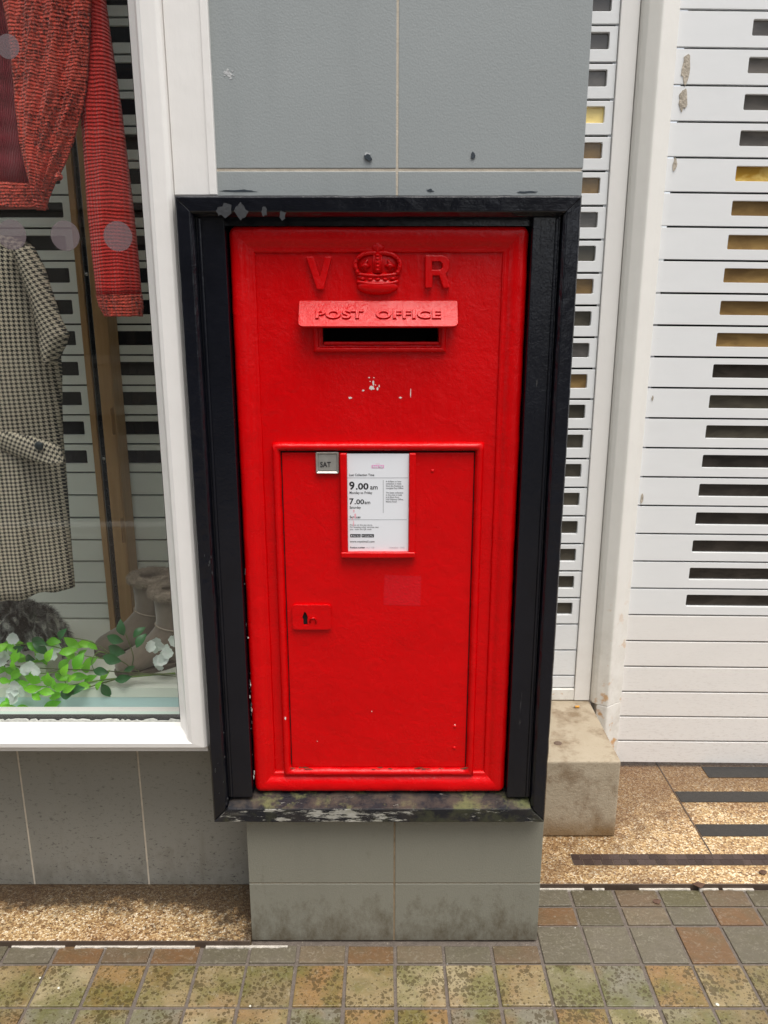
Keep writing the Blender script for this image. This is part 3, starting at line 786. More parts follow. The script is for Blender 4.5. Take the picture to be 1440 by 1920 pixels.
# hood, tilted outwards
hu0, hu1 = X(560, 590, YP-.02), X(858, 590, YP-.02); hz1 = Z(566, YP); hb = V(709, 613.5, YP-.034)
hl = math.hypot(.034, hz1-hb.z); tilt = math.atan2(.034, hz1-hb.z)
HM = Matrix.Translation((0, YP-.001, hz1)) @ Matrix.Rotation(-tilt, 4, 'X')
mb = MB(); pl = []
rr_ = .010
for cx, a0 in ((hu0+rr_, 180), (hu1-rr_, 270)):
    for k in range(6): t = R(a0+18*k); pl.append((cx+rr_*math.cos(t), -hl+rr_+rr_*math.sin(t)))
pl += [(hu1, 0), (hu0, 0)]
mb.plate(pl, -.0035, .0025, M=HM)
hood = mb.build('hood', M_red, pb, bevel=.0016, seg=3)
TM = HM.to_3x3().to_4x4()
text('POST  OFFICE', .0265, HM @ Vector(((hu0+hu1)/2-.0005, -.0036, -hl*.70)), M_red, hood, 'raised_lettering', ext=.0026, xs=1.49, off=.00045, align='CENTER', M=TM, bev=.0007, space=1.06)
for xx_, s_ in ((hu0+.0015, 1), (hu1-.0015, -1)):
    mb = MB(); w2 = .0015
    vs = [(xx_+q, y, z) for q in (-w2, w2) for y, z in ((YP, hz1-.002), (YP-.028, hb.z+.008), (YP, hb.z+.010))]
    mb.add(vs, [(0, 2, 1), (3, 4, 5), (0, 1, 4, 3), (1, 2, 5, 4), (2, 0, 3, 5)]); mb.build('hood_cheek', M_red, hood)
# royal cypher
def raised(poly, name, d=.012):
    mb = MB(); mb.plate(poly[0], YP-d, YP+.002, poly[1:]); return mb.build(name, M_red, pb, bevel=.0018, seg=2)
def PXZ(l): return [(X(u, v, YP-.005), Z(v, YP-.005)) for u, v in l]
raised([PXZ([(574, 481), (588, 481), (600, 520), (610, 481), (623, 481), (607, 543), (595, 543)])[::-1]], 'letter')
R_out = [(797, 479), (830, 479), (838, 483), (842, 490), (842, 503), (839, 510), (835, 514), (843, 540), (831, 541), (823, 517), (811, 517), (810, 540), (797, 540)]
R_in = [(810, 490), (825, 490), (829, 494), (829, 502), (825, 506), (810, 506)]
raised([PXZ(R_out)[::-1], PXZ(R_in)[::-1]], 'letter')
crown = MB(); yk = YP-.003
def C(u, v, d=0): p = V(u, v, yk-d); return (p.x, yk-d, p.z)
k = yk/F
crown.ell(C(708, 463.5), 11.5*k, .010, 9.5*k, 20, 12)
crown.ell(C(708, 463.5, .006), 4*k, .005, 12*k, 10, 8)
crown.ell(C(708, 474), 7*k, .007, 5*k, 14, 8)
# ermine base and velvet
def crossbar(pts, r, flat=.8):
    crown.tube(pts, r, 10, flat)
crown.ell(C(708, 537, .001), 37*k, .012, 15*k, 28, 14)
crossbar([C(708+x, 527+5*(1-abs(x)/38)*0 - 6*(1-(x/40)**2)*-1+(-8 if 0 else 0), .008*(1-(x/44)**2)) for x in range(-38, 39, 4)], .0052)
crossbar([C(708+x, 512+5*(1-(x/42)**2), .007*(1-(x/46)**2)+.001) for x in range(-40, 41, 4)], .0040)
crown.ell(C(708, 520, .000), 38*k, .009, 9*k, 24, 10)
for x in range(-28, 29, 14): crown.ell(C(708+x, 521+3*(1-(x/40)**2), .010*(1-(x/50)**2)), 4.5*k, .004, 2.6*k, 10, 8)
for sgn in (-1, 1):
    outer = [(708, 474), (708+sgn*14, 474), (708+sgn*28, 477), (708+sgn*38, 484), (708+sgn*42.5, 494), (708+sgn*41, 504), (708+sgn*36, 513)]
    pp = []
    for (u0, v0), (u1, v1) in zip(outer, outer[1:]):
        for t in (0, .33, .66): pp.append(C(u0+(u1-u0)*t, v0+(v1-v0)*t, .004))
    pp.append(C(*outer[-1], .004)); crown.tube(pp, .0046, 10)
    for q in range(2, len(pp)-1, 3): crown.ell((pp[q][0], pp[q][1]-.003, pp[q][2]), .0027, .003, .0027, 8, 6)
    crown.tube([C(708+sgn*22, 506, .002), C(708+sgn*24, 495, .004), C(708+sgn*20, 487, .004)], [.005, .004, .003], 8)
    crown.tube([C(708+sgn*14, 500, .002), C(708+sgn*23, 497, .005), C(708+sgn*32, 500, .002)], [.003, .0045, .003], 8)
    crown.tube([C(708+sgn*6.5, 474, .004), C(708+sgn*7, 490, .007), C(708+sgn*7, 511, .006)], .0022, 8)
crown.tube([C(708, 472, .003), C(708, 490, .006), C(708, 512, .005)], [.006, .008, .009], 10)
for v_ in range(478, 512, 7): crown.ell(C(708, v_, .012), 4*k, .004, 2.8*k, 10, 8)
crown.ell(C(708, 495, -.004), 38*k, .007, 22*k, 28, 12)
crown.build('crown', M_red, pb)
# door moulding
dx0, dx1 = X(527, 850, YP), X(890.5, 850, YP); dz1, dz0 = Z(846, YP), Z(1438, YP)
mo = .0185
mb = MB(); mb.frame(dx0-mo, dx1+mo, dz0-mo*.9, dz1+mo*1.1, [(0, YP+.001), (.0005, YP-.008), (.003, YP-.0135), (.008, YP-.0165), (.013, YP-.015), (.0165, YP-.010), (mo-.0003, YP-.004), (mo-.0003, YP+.001)], smooth=True)
mb.build('door_moulding', M_red, pb, wob=.0009)
mb = MB(); mb.box(dx0-.0005, dx1+.0005, YP-.0006, YP+.0005, dz0-.0005, dz1+.0005); mb.build('door_gap_shade', M_dark, pb)  # black sheet paints the shade in the gap round the door
door_y = YP-.0045
mb = MB(); mb.box(dx0+.0018, dx1-.0018, door_y, YP-.0008, dz0+.0022, dz1-.0022); door = mb.build('door', M_red, pb, bevel=.0018, seg=3)
# lock plate with keyhole
lx0, lx1, lz0, lz1 = X(549, 1155, door_y), X(621, 1155, door_y), Z(1178, door_y), Z(1132, door_y)
kx = X(573, 1158, door_y); kz = Z(1158, door_y); q = door_y/F
keyp = [(kx+a*q, kz-b*q) for a, b in ((-1.5, -15), (2, -13), (5, -4), (4, 4), (5, 13), (-4, 14), (-4, 4), (-6, -3))]
mb = MB(); mb.plate(rrect(lx0, lx1, lz0, lz1, .007, 5), door_y-.008, door_y, [keyp]); mb.build('lock_plate', M_red, door, bevel=.003, seg=3)
mb = MB(); mb.plate(rrect(lx0+.002, lx1-.002, lz0+.002, lz1-.002, .007, 5), door_y-.002, door_y+.001); mb.build('keyhole', M_dark, door)
mb = MB(); pts = [(X(583+t*16, 1157, 1)*0+kx+(10+t*12)*q, door_y-.0085, kz-(-1+abs(t-.5)*0)*q) for t in (0, .5, 1)]
mb.tube([(kx+9*q, door_y-.008, kz-8*q), (kx+10*q, door_y-.0095, kz+2*q), (kx+19*q, door_y-.0095, kz+3*q), (kx+22*q, door_y-.0085, kz-3*q), (kx+21*q, door_y-.008, kz-9*q)], .0022, 8); mb.build('keyhole_cover', M_red, door)
for u, v in ((811, 883), (853, 1362), (852, 1402)):
    p = V(u, v, door_y); mb = MB(); mb.ell((p.x, door_y, p.z), .0042, .0022, .0042, 14, 8); mb.ell((p.x, door_y-.0018, p.z), .0014, .0012, .0014, 8, 6); mb.build('rivet', M_red, door)
# holder for the collection plate
hx0, hx1 = X(639, 945, door_y), X(779, 945, door_y)
hzt, hzb = dz1-.002, Z(1043, door_y)
wr = 13*q
mb = MB(); mb.box(hx0, hx0+wr, door_y-.0125, door_y, hzb+.012, hzt); mb.build('holder_rail', M_red, door, bevel=.0026, seg=3)
mb = MB(); mb.box(hx1-wr, hx1, door_y-.0125, door_y, hzb+.012, hzt); mb.build('holder_rail', M_red, door, bevel=.0026, seg=3)
mb = MB(); mb.box(hx0-.001, hx1+.001, door_y-.0155, door_y, hzb, hzb+.0135); mb.build('holder_ledge', M_red, door, bevel=.003, seg=3, wob=.0012)
mb = MB(); mb.box(hx0+wr, hx1-wr, door_y-.0006, door_y+.0002, hzb+.013, hzt); mb.build('holder_back', M_dark, door)
# pale ghost of a removed sticker, and chips
M_ghost = simple('glossy sticker residue', (.62, .001, .007), .2, bump=(170, .0014), var=.12, vs=60)
gp = [(X(u, v, door_y), Z(v, door_y)) for u, v in ((721, 1078), (790, 1080), (788, 1136), (719, 1134))]
mb = MB(); mb.plate(gp[::-1], door_y-.0003, door_y+.0003); mb.build('sticker_residue', M_ghost, door)
M_chip = simple('white chip', (.72, .66, .62), .7)
for i, (u, v, a, b) in enumerate(((697, 727, 5, 4), (700, 718, 1.6, 5), (708, 729, 2, 2.6), (692, 708, 1.6, 1.2), (701, 708, 1, 1), (681, 732, 2.2, 1.8), (656.5, 746, 3, 1.8), (751, 745.5, 3, 1.4), (770, 738, .7, 9), (694, 715, 1, 1), (704, 722, 1.2, 1.2), (711, 724, 1, 2.5))):
    mark(u, v, a, b, M_chip, YP-.0002, pb, 'chip', .0003, .3, 200+i)
for i, (u, v, a, b) in enumerate(((535, 1347, 1.6, 3.5), (853, 1360, 1.6, 2.0), (446, 1148, .8, 1.5), (697, 1334, 1, .8), (595, 1390, .9, .8))):
    mark(u, v, a, b, M_chip, door_y-.0006 if u != 535 else YP-.0165, pb, 'chip', .0003, .3, 230+i)

M_rust = simple('brown undercoat', (.10, .045, .02), .8, bump=(300, .001), var=.4, vs=200)
r = random.Random(23)
for i in range(26):                     # chipped seam along the foot and lock side of the door
    if i < 18: mark(r.choice([560, 575, 640, 700, 790, 820, 850])+r.gauss(0, 12), 1440.5+r.uniform(-1.2, 2.2), r.uniform(2, 8), r.uniform(.5, 1.5), M_rust, YP-.0125, pb, 'chipped_seam', .0003+.00002*i, .5, 400+i)
    else: v = r.uniform(1100, 1430); mark(527.5+(v-850)*.0225+r.uniform(-1, .5), v, r.uniform(.5, 1.1), r.uniform(1.5, 5), M_rust, YP-.0045, pb, 'chipped_seam', .0003+.00002*i, .5, 400+i)
# collection notice in the holder
px0, px1 = hx0+wr+.0004, hx1-wr-.0004; pz1, pz0 = Z(850.5, door_y-.004), hzb+.0125
nt_ = thing('collection_notice', 'white collection times card slotted into the holder on the red door', 'notice', ((px0+px1)/2, door_y-.004, pz0))
mb = MB(); mb.box(px0, px1, door_y-.0055, door_y-.0035, pz0, pz1); mb.build('card', M_paper, nt_, bevel=.0004)
yn = door_y-.0057
def nx(u): return X(u, 945, door_y-.0055)
def nz(v): return Z(v, door_y-.0055)
def line(u0, v0, u1, v1, m, w_=.7, name='rule'):
    a, b, c, d = nx(u0), nx(u1), nz(v1), nz(v0)
    if abs(v0-v1) < 1: c -= w_*q/2; d += w_*q/2
    if abs(u0-u1) < 1: a -= w_*q/2; b += w_*q/2
    mb = MB(); mb.box(a, b, yn, yn+.0004, c, d); mb.build(name, m, nt_)
line(652, 896, 765, 896, M_ink2); line(653, 974.5, 763, 974.5, M_ink2); line(718.5, 900, 718.5, 962, M_ink2, .8)
def nt_text(s_, u, v, hpx, m=M_ink, xs=1.0, off=0, sp=1.0, line_=1.0):
    text(s_, hpx*q*1.38, (nx(u), yn, nz(v)), m, nt_, 'lettering', ext=.0001, xs=xs, off=off*q, space=sp, line=line_)
nt_text('Last Collection Time', 655, 892.5, 4.6, M_ink, .82, .12, 1.08)
nt_text('9', 655, 917.5, 15.5, M_ink, 1.0, .55); nt_text('.00', 667.0, 917.5, 12.5, M_ink, 1.16, .5, 1.02); nt_text('am', 694, 917.5, 9.5, M_ink, .96, .15)
nt_text('Monday to Friday', 655.5, 926, 5.0, M_ink, .82, .1, 1.08)
nt_text('7', 655, 945, 11.5, M_ink, 1, .4); nt_text('.00', 664.5, 945, 9.5, M_ink, 1.16, .3, 1.02); nt_text('am', 683.5, 945, 7.2, M_ink, .96, .1)
nt_text('Saturday', 655.5, 953.5, 5.0, M_ink, .82, .1, 1.08)
nt_text('Services', 655.5, 971.5, 5.0, M_ink, .84, .12, 1.08)
nt_text('Find us on the app store.\nFor locating other services near\nyou - scan the QR code', 655.5, 985.5, 3.1, M_ink2, .96, .05, 1.05, 1.02)
nt_text('A 4.00pm or later\ncollection is made\nfrom the Postbox at\nLowgate Post Office\n\nThe latest collection\nin the area is made\nat 6.30pm from\nHull Delivery Office,\nMalmo Road', 723.5, 904, 3.1, M_ink2, .95, .06, 1.0, 1.03)
for u0, u1, s_ in ((656, 676, 'App Store'), (677.5, 701, 'Google Play')):
    mb = MB(); mb.plate(rrect(nx(u0), nx(u1), nz(1007.5), nz(1001.5), .0008, 2), yn, yn+.0004); mb.build('badge', M_ink, nt_)
    text(s_, 3.4*q*1.3, (nx(u0+5.2), yn-.0003, nz(1006)), M_paper, nt_, 'lettering', ext=.0001, xs=.86 if len(s_) < 10 else .80)
    p0 = nx(u0+2.8); zc = nz(1004.5)
    mb = MB(); mb.plate([(p0-.0012, zc-.0016), (p0+.0016, zc), (p0-.0012, zc+.0016)] if 'Play' in s_ else rrect(p0-.0012, p0+.0012, zc-.0014, zc+.0014, .0009, 3), yn-.0003, yn); mb.build('badge_mark', M_paper, nt_)
nt_text('www.royalmail.com', 655.5, 1017, 4.0, M_ink, 1.0, .05, 1.08)
nt_text('Postbox number', 655.5, 1028, 3.4, M_ink, .92, .1); nt_text('HU1 100', 686, 1028, 3.4, M_inkpale, .92); nt_text('15/06/2022   CP02', 729, 1028, 3.2, M_inkpale, .92)
mb = MB(); mb.plate(rrect(nx(697), nx(720), nz(878), nz(871.8), .0006, 2), yn, yn+.0004); mb.build('badge', M_pink, nt_)
text('Royal Mail', 4.2*q*1.38, (nx(708.5), yn-.0003, nz(876.8)), M_paper, nt_, 'lettering', ext=.0001, xs=.80, align='CENTER', off=.2*q)
mb = MB(); cz = nz(869.5); cx = nx(708.5)      # faint printed crown
for dx in (-.004, -.002, 0, .002, .004): mb.box(cx+dx-.0006, cx+dx+.0006, yn, yn+.0004, cz-.0012, cz+.0020-abs(dx)*.25)
mb.build('printed_crown', simple('pale pink print', (.74, .62, .68), .5), nt_)
M_smear = simple('pink paint smear', (.78, .42, .47), .5)
for i, (u, v, a, b) in enumerate(((663, 982, 1.1, 6), (666, 967, 2.2, 5), (661, 972, 1.0, 3), (663.5, 958, 1.2, 3))):
    mark(u, v, a, b, M_smear, yn, nt_, 'paint_smear', .0002, .35, 300+i)

# SAT day tab
tx0, tx1, tz0, tz1 = X(592.5, 867, door_y), X(635.5, 867, door_y), Z(887, door_y), Z(847, door_y)
tb = thing('day_tab', 'small grey metal day tab reading SAT left of the collection notice', 'day tab', ((tx0+tx1)/2, door_y, tz0))
mb = MB(); mb.frame(tx0, tx1, tz0, tz1, [(0, door_y), (0, door_y-.006), (.0012, door_y-.0085), (.0055, door_y-.0045), (.0062, door_y-.0058)], cap=True, rad=.003, seg=3); mb.build('plate', M_chrome, tb, bevel=.0005)
sz_ = .0160
text('SAT', sz_, (X(600.5, 867, door_y), door_y-.0064, Z(874.5, door_y)), M_ink, tb, 'lettering', ext=.0002, xs=.84, space=1.0, off=.0002)
# ------------------------------------------------------------------ inside the window: inner shutter
ish = thing('roller_shutter', 'pale inner shutter with dark slots behind the clothes in the shop window', 'shutter', (-1.4, YI, FZ))
zi = [FZ+.002]+[Z(v, YI) for v in (1131.4, 1092.5, 1052.8, 1012.5, 970.8, 928.6, 886)]
z_ = zi[-1]
while z_ < 2.9: z_ += .0985; zi.append(z_)
shutter(ish, -2.45, -.46, YI, zi, 7, [(-1.97, -1.53), (-1.45, -1.01), (-.935, -.495)], M_shuti, M_shuti, lambda i, h: P_blk, (.22, .68))
mb = MB(); mb.box(-2.44, -.47, YI+.016, YI+.024, FZ, 2.94); mb.build('backing', M_dark, ish)
# slotted post
ps = thing('display_post', 'tall varnished wooden display post with slotted steel strip in the shop window', 'post', (-.92, 2.5, FZ))
pxl = X(190, 1000, 2.46)
def px_(u): return X(u, 1000, 2.46)
mb = MB(); mb.box(px_(189), px_(199.5), 2.460, 2.55, FZ, 2.9); mb.build('wood_strip', M_wood, ps, bevel=.002)
x0_, x1_ = px_(200.2), px_(210.5)
slots = []; z_ = FZ+.03
while z_ < 2.88: slots.append([((x0_+x1_)/2-.0035, z_), ((x0_+x1_)/2-.0035, z_+.026), ((x0_+x1_)/2+.0035, z_+.026), ((x0_+x1_)/2+.0035, z_)]); z_ += .056
mb = MB(); mb.plate([(x0_, FZ), (x1_, FZ), (x1_, 2.9), (x0_, 2.9)], 2.470, 2.474, slots); mb.build('steel_strip', M_steel, ps)
mb = MB(); mb.box(x0_+.0005, x1_-.0005, 2.476, 2.50, FZ, 2.9); mb.build('channel', M_dark, ps)
xr0, xr1 = px_(211.2), px_(236)
sl_ = [rrect((xr0+xr1)/2+.008, (xr0+xr1)/2+.017, zc, zc+.085, .0044, 5)[::-1] for zc in (Z(1018, 2.46), Z(815, 2.46), Z(500, 2.46))]
mb = MB(); mb.plate([(xr0, FZ), (xr1, FZ), (xr1, 2.9), (xr0, 2.9)], 2.460, 2.468, sl_); mb.box(xr0, xr1, 2.4682, 2.55, FZ, 2.9); mb.build('wood_batten', M_wood, ps, bevel=.002)
for v_ in (514, 860): p = V(200, v_, 2.469); mb = MB(); mb.ell(((x0_+x1_)/2, 2.4695, p.z), .006, .003, .006, 12, 8); mb.build('screw', M_steel, ps)

# ------------------------------------------------------------------ clothes
def mk_knit(name, c, rows_=150, cols=150, lace=False):
    n = NT(name); p = n.xyz()
    rw = n.math('SINE', n.math('MULTIPLY', n.math('ADD', p[2], n.math('MULTIPLY', n.noise(9, 2), .02)), rows_*6.283))
    cl = n.math('SINE', n.math('MULTIPLY', n.math('ADD', p[0], n.math('MULTIPLY', rw, .0006)), cols*6.283))
    h = n.math('ADD', n.math('MULTIPLY', rw, .6), n.math('MULTIPLY', cl, .4))
    dk = n.step(h, .2, -.8)
    col = n.mix(n.math('MULTIPLY', dk, .34), c, tuple(a*.25 for a in c))
    col = n.mix(n.math('MULTIPLY', n.noise(60, 4), .35), col, tuple(min(1, a*1.5+.02) for a in c))
    if lace:
        e = n.vor(95, feat='DISTANCE_TO_EDGE'); bl = n.step(n.noise(14, 2), .46, .56)
        hole = n.math('MULTIPLY', n.step(e, .10, .22), bl)
        col = n.mix(n.math('MULTIPLY', hole, .62), col, tuple(a*.10 for a in c)); n.bump(n.math('MULTIPLY', hole, -1), .004)
        n.bump(n.noise(40, 4, dist=2), .012)
    n.base(col); n.rough(.9); n.bump(h, .0028); n.b.inputs['Sheen Weight'].default_value = .3; return n.m
K_red = mk_knit('red rib knit', (.68, .022, .015), 125, 110)
K_coral = mk_knit('coral crochet', (.82, .085, .05), 140, 130, True)
K_plum = mk_knit('plum fine knit', (.30, .012, .030), 20, 260)
def lens(rows, Y, bulge, nx_=36, fold=None, sub=6, back=.35):
    """closed garment form from rows (v, uL, uR); bulges toward the viewer"""
    rs_ = []; full = []
    for (v0, a0, b0), (v1, a1, b1) in zip(rows, rows[1:]):
        for k in range(sub):
            t = k/sub; full.append((v0+(v1-v0)*t, a0+(a1-a0)*t, b0+(b1-b0)*t))
    full.append(rows[-1])
    mb = MB()
    for (v, a, b) in full:
        ring = []
        for j in range(nx_+1):
            t = j/nx_; u = a+(b-a)*t; s_ = math.sin(math.pi*t)**.55 if 0 < t < 1 else 0
            d = bulge*s_ + (fold(t, v) if fold else 0)*s_
            vv = v + (fold(t, v)*260 if (fold and v == full[-1][0]) else 0)
            p = V(u, vv, Y); ring.append((p.x, Y-d, p.z))
        for j in range(nx_-1, 0, -2):
            t = j/nx_; u = a+(b-a)*t; p = V(u, v, Y); ring.append((p.x, Y+bulge*back*math.sin(math.pi*t), p.z))
        rs_.append(ring)
    return mb.rings(rs_[::-1], cap0=True, cap1=True)
YJ = 2.02
jum = thing('red_jumper', 'long red knitted jumper hanging at the top of the shop window', 'jumper', (-1.0, YJ, 1.5))
lens([(-140, -190, 45), (-60, -200, 60), (60, -205, 60), (200, -210, 64), (345, -212, 70)], YJ+.02, .05, fold=lambda t, v: .006*math.sin(t*34+v*.004)).build('body', K_plum, jum)
lens([(345, -212, 74), (372, -214, 84), (392, -216, 92)], YJ, .045, fold=lambda t, v: .005*math.sin(t*40)).build('hem', K_coral, jum)
lens([(-140, 60, 172), (0, 95, 199), (60, 120, 207), (200, 150, 228), (300, 158, 240), (400, 165, 252), (480, 173, 260), (552, 181, 266)], YJ-.05, .045, 30, fold=lambda t, v: .004*math.sin(t*14+v*.02)).build('sleeve', K_red, jum)
lens([(552.5, 180, 267), (575, 186, 270), (593, 197, 268)], YJ-.055, .045, 30, fold=lambda t, v: .004*math.sin(t*26)).build('cuff', K_coral, jum)
sh = thing('lace_shawl', 'coral crochet shawl ending in a point in front of the red jumper', 'shawl', (-.95, YJ-.09, 1.6))
lens([(-140, -30, 170), (-20, 0, 172), (60, 15, 170), (150, 24, 165), (205, 28, 157), (225, 31, 150), (270, 36, 138), (310, 46, 122), (345, 55, 104), (370, 62, 94), (394, 74, 86)], YJ-.10, .02, 44, fold=lambda t, v: .010*math.sin(t*22+.012*v)+.004*math.sin(t*60+v*.1)).build('lace', K_coral, sh)
mb = MB(); p = V(110, 331, YJ-.13); mb.ell((p.x, p.y, p.z), .009, .008, .009, 14, 10); mb.build('bobble', K_coral, sh)

def mk_hound(rot=0):
    n = NT('houndstooth wool'); src = n.sc(1, 1, 1, (0, rot, 0)) if rot else n.pos
    p = n.xyz(src); s_ = 8/.0102
    i = n.math('FLOOR', n.math('MULTIPLY', n.math('ADD', p[0], 5), s_)); j = n.math('FLOOR', n.math('MULTIPLY', n.math('ADD', p[2], 5), s_))
    def lt(a, m, k): return n.math('LESS_THAN', n.math('MODULO', a, m), k)
    wa, we = lt(i, 8, 4), lt(j, 8, 4); tw = lt(n.math('ADD', i, j), 4, 2)
    d = n.math('ADD', n.math('MULTIPLY', tw, wa), n.math('MULTIPLY', n.math('SUBTRACT', 1, tw), we))
    n.base(n.mix(d, (.50, .44, .34), (.010, .009, .009))); n.rough(.9); n.bump(n.noise(500, 2), .0006); return n.m
H1 = mk_hound(); H2 = mk_hound(R(28)); H3 = mk_hound(R(-24))
YD = 2.05
dr = thing('houndstooth_dress', 'black and cream houndstooth dress with short sleeve on the left of the window', 'dress', (-1.1, YD, .75))
fold = lambda t, v: (.010*math.sin(t*19+.6) + .006*math.sin(t*43))*max(0, min(1, (v-700)/350)) + .002*math.sin(t*9+v*.02)
lens([(446, -70, 38), (458, -90, 58), (500, -110, 84), (560, -120, 100), (640, -120, 113), (700, -118, 117), (760, -122, 117), (820, -126, 119), (900, -134, 126), (1000, -146, 133), (1100, -158, 141)], YD, .11, 60, fold=fold).build('body', H1, dr)
# sleeve
sl_rows = [(462, 20, 64), (500, 36, 84), (560, 58, 103), (600, 68, 117), (628, 74, 131), (650, 76, 124), (668, 82, 112), (680, 94, 104)]
lens(sl_rows, YD-.085, .045, 30).build('sleeve', H2, dr)
lens([(652, 76, 121), (664, 80, 117), (677, 88, 110)], YD-.075, .015, 20).build('sleeve_lining', simple('dark lining', (.03, .03, .032), .9), dr)
lens([(806, -60, 6), (818, -40, 60), (836, -20, 112), (858, 40, 121), (866, 80, 122)], YD-.094, .022, 30).build('half_belt', H3, dr)
p = V(73, 836, YD-.12); mb = MB(); mb.ell((p.x, p.y, p.z), .0115, .006, .0115, 20, 10); mb.build('button', simple('dark button', (.015, .022, .024), .35), dr)

# fur strands helper
def strands(mb, surf, n_, L, wd, rnd, droop=.3):
    for _ in range(n_):
        p, nrm = surf(rnd)
        d = (nrm+Vector((rnd.uniform(-.5, .5), rnd.uniform(-.5, .5), rnd.uniform(-.5, .5)-droop))).normalized()
        s_ = d.cross(Vector((rnd.uniform(-1, 1), rnd.uniform(-1, 1), rnd.uniform(-1, 1)))).normalized()*wd
        l = L*rnd.uniform(.6, 1.2)
        q1 = p+d*l*.55; q2 = p+(d+Vector((0, 0, -droop*.6))).normalized()*l
        mb.add([p-s_, p+s_, q1+s_*.7, q1-s_*.7, q2], [(0, 1, 2, 3), (3, 2, 4)])
def mk_fur():
    n = NT('mottled fur'); v = n.noise(14, 4, n.sc(2.4, 2.4, .6), dist=1.5)
    n.base(n.ramp(v, [(0, (.006, .006, .008)), (.44, (.010, .010, .012)), (.50, (.20, .20, .20)), (.58, (.36, .36, .35)), (.64, (.80, .79, .75))])); n.rough(.85); return n.m
M_fur = mk_fur()
fz = FZ; fc = V(28, 1160, 2.30)
fu = thing('faux_fur_hat', 'fluffy black, grey and white fur hat on the window display floor', 'fur hat', (fc.x, 2.30, FZ))
rx, ry, rz = .165, .13, .175
mb = MB(); mb.ell((fc.x, 2.30, FZ-.005), rx, ry, rz, 36, 18, lambda d: .07*mnoise.noise(d*3)); 
for v_ in mb.v: v_.z = max(v_.z, FZ+.001)
mb.build('crown', M_fur, fu)
def sf_(r):
    th = r.uniform(0, math.pi/2); ph = r.uniform(0, 2*math.pi); d = Vector((math.sin(th)*math.cos(ph), math.sin(th)*math.sin(ph), math.cos(th)))
    k_ = 1+.07*mnoise.noise(d*3); return Vector((fc.x+rx*d.x*k_, 2.30+ry*d.y*k_, max(FZ+.002, FZ-.005+rz*d.z*k_))), d
mb = MB(); strands(mb, sf_, 9000, .020, .0007, random.Random(4), .5); o = mb.build('fur', M_fur, fu); tag(o, kind='stuff')

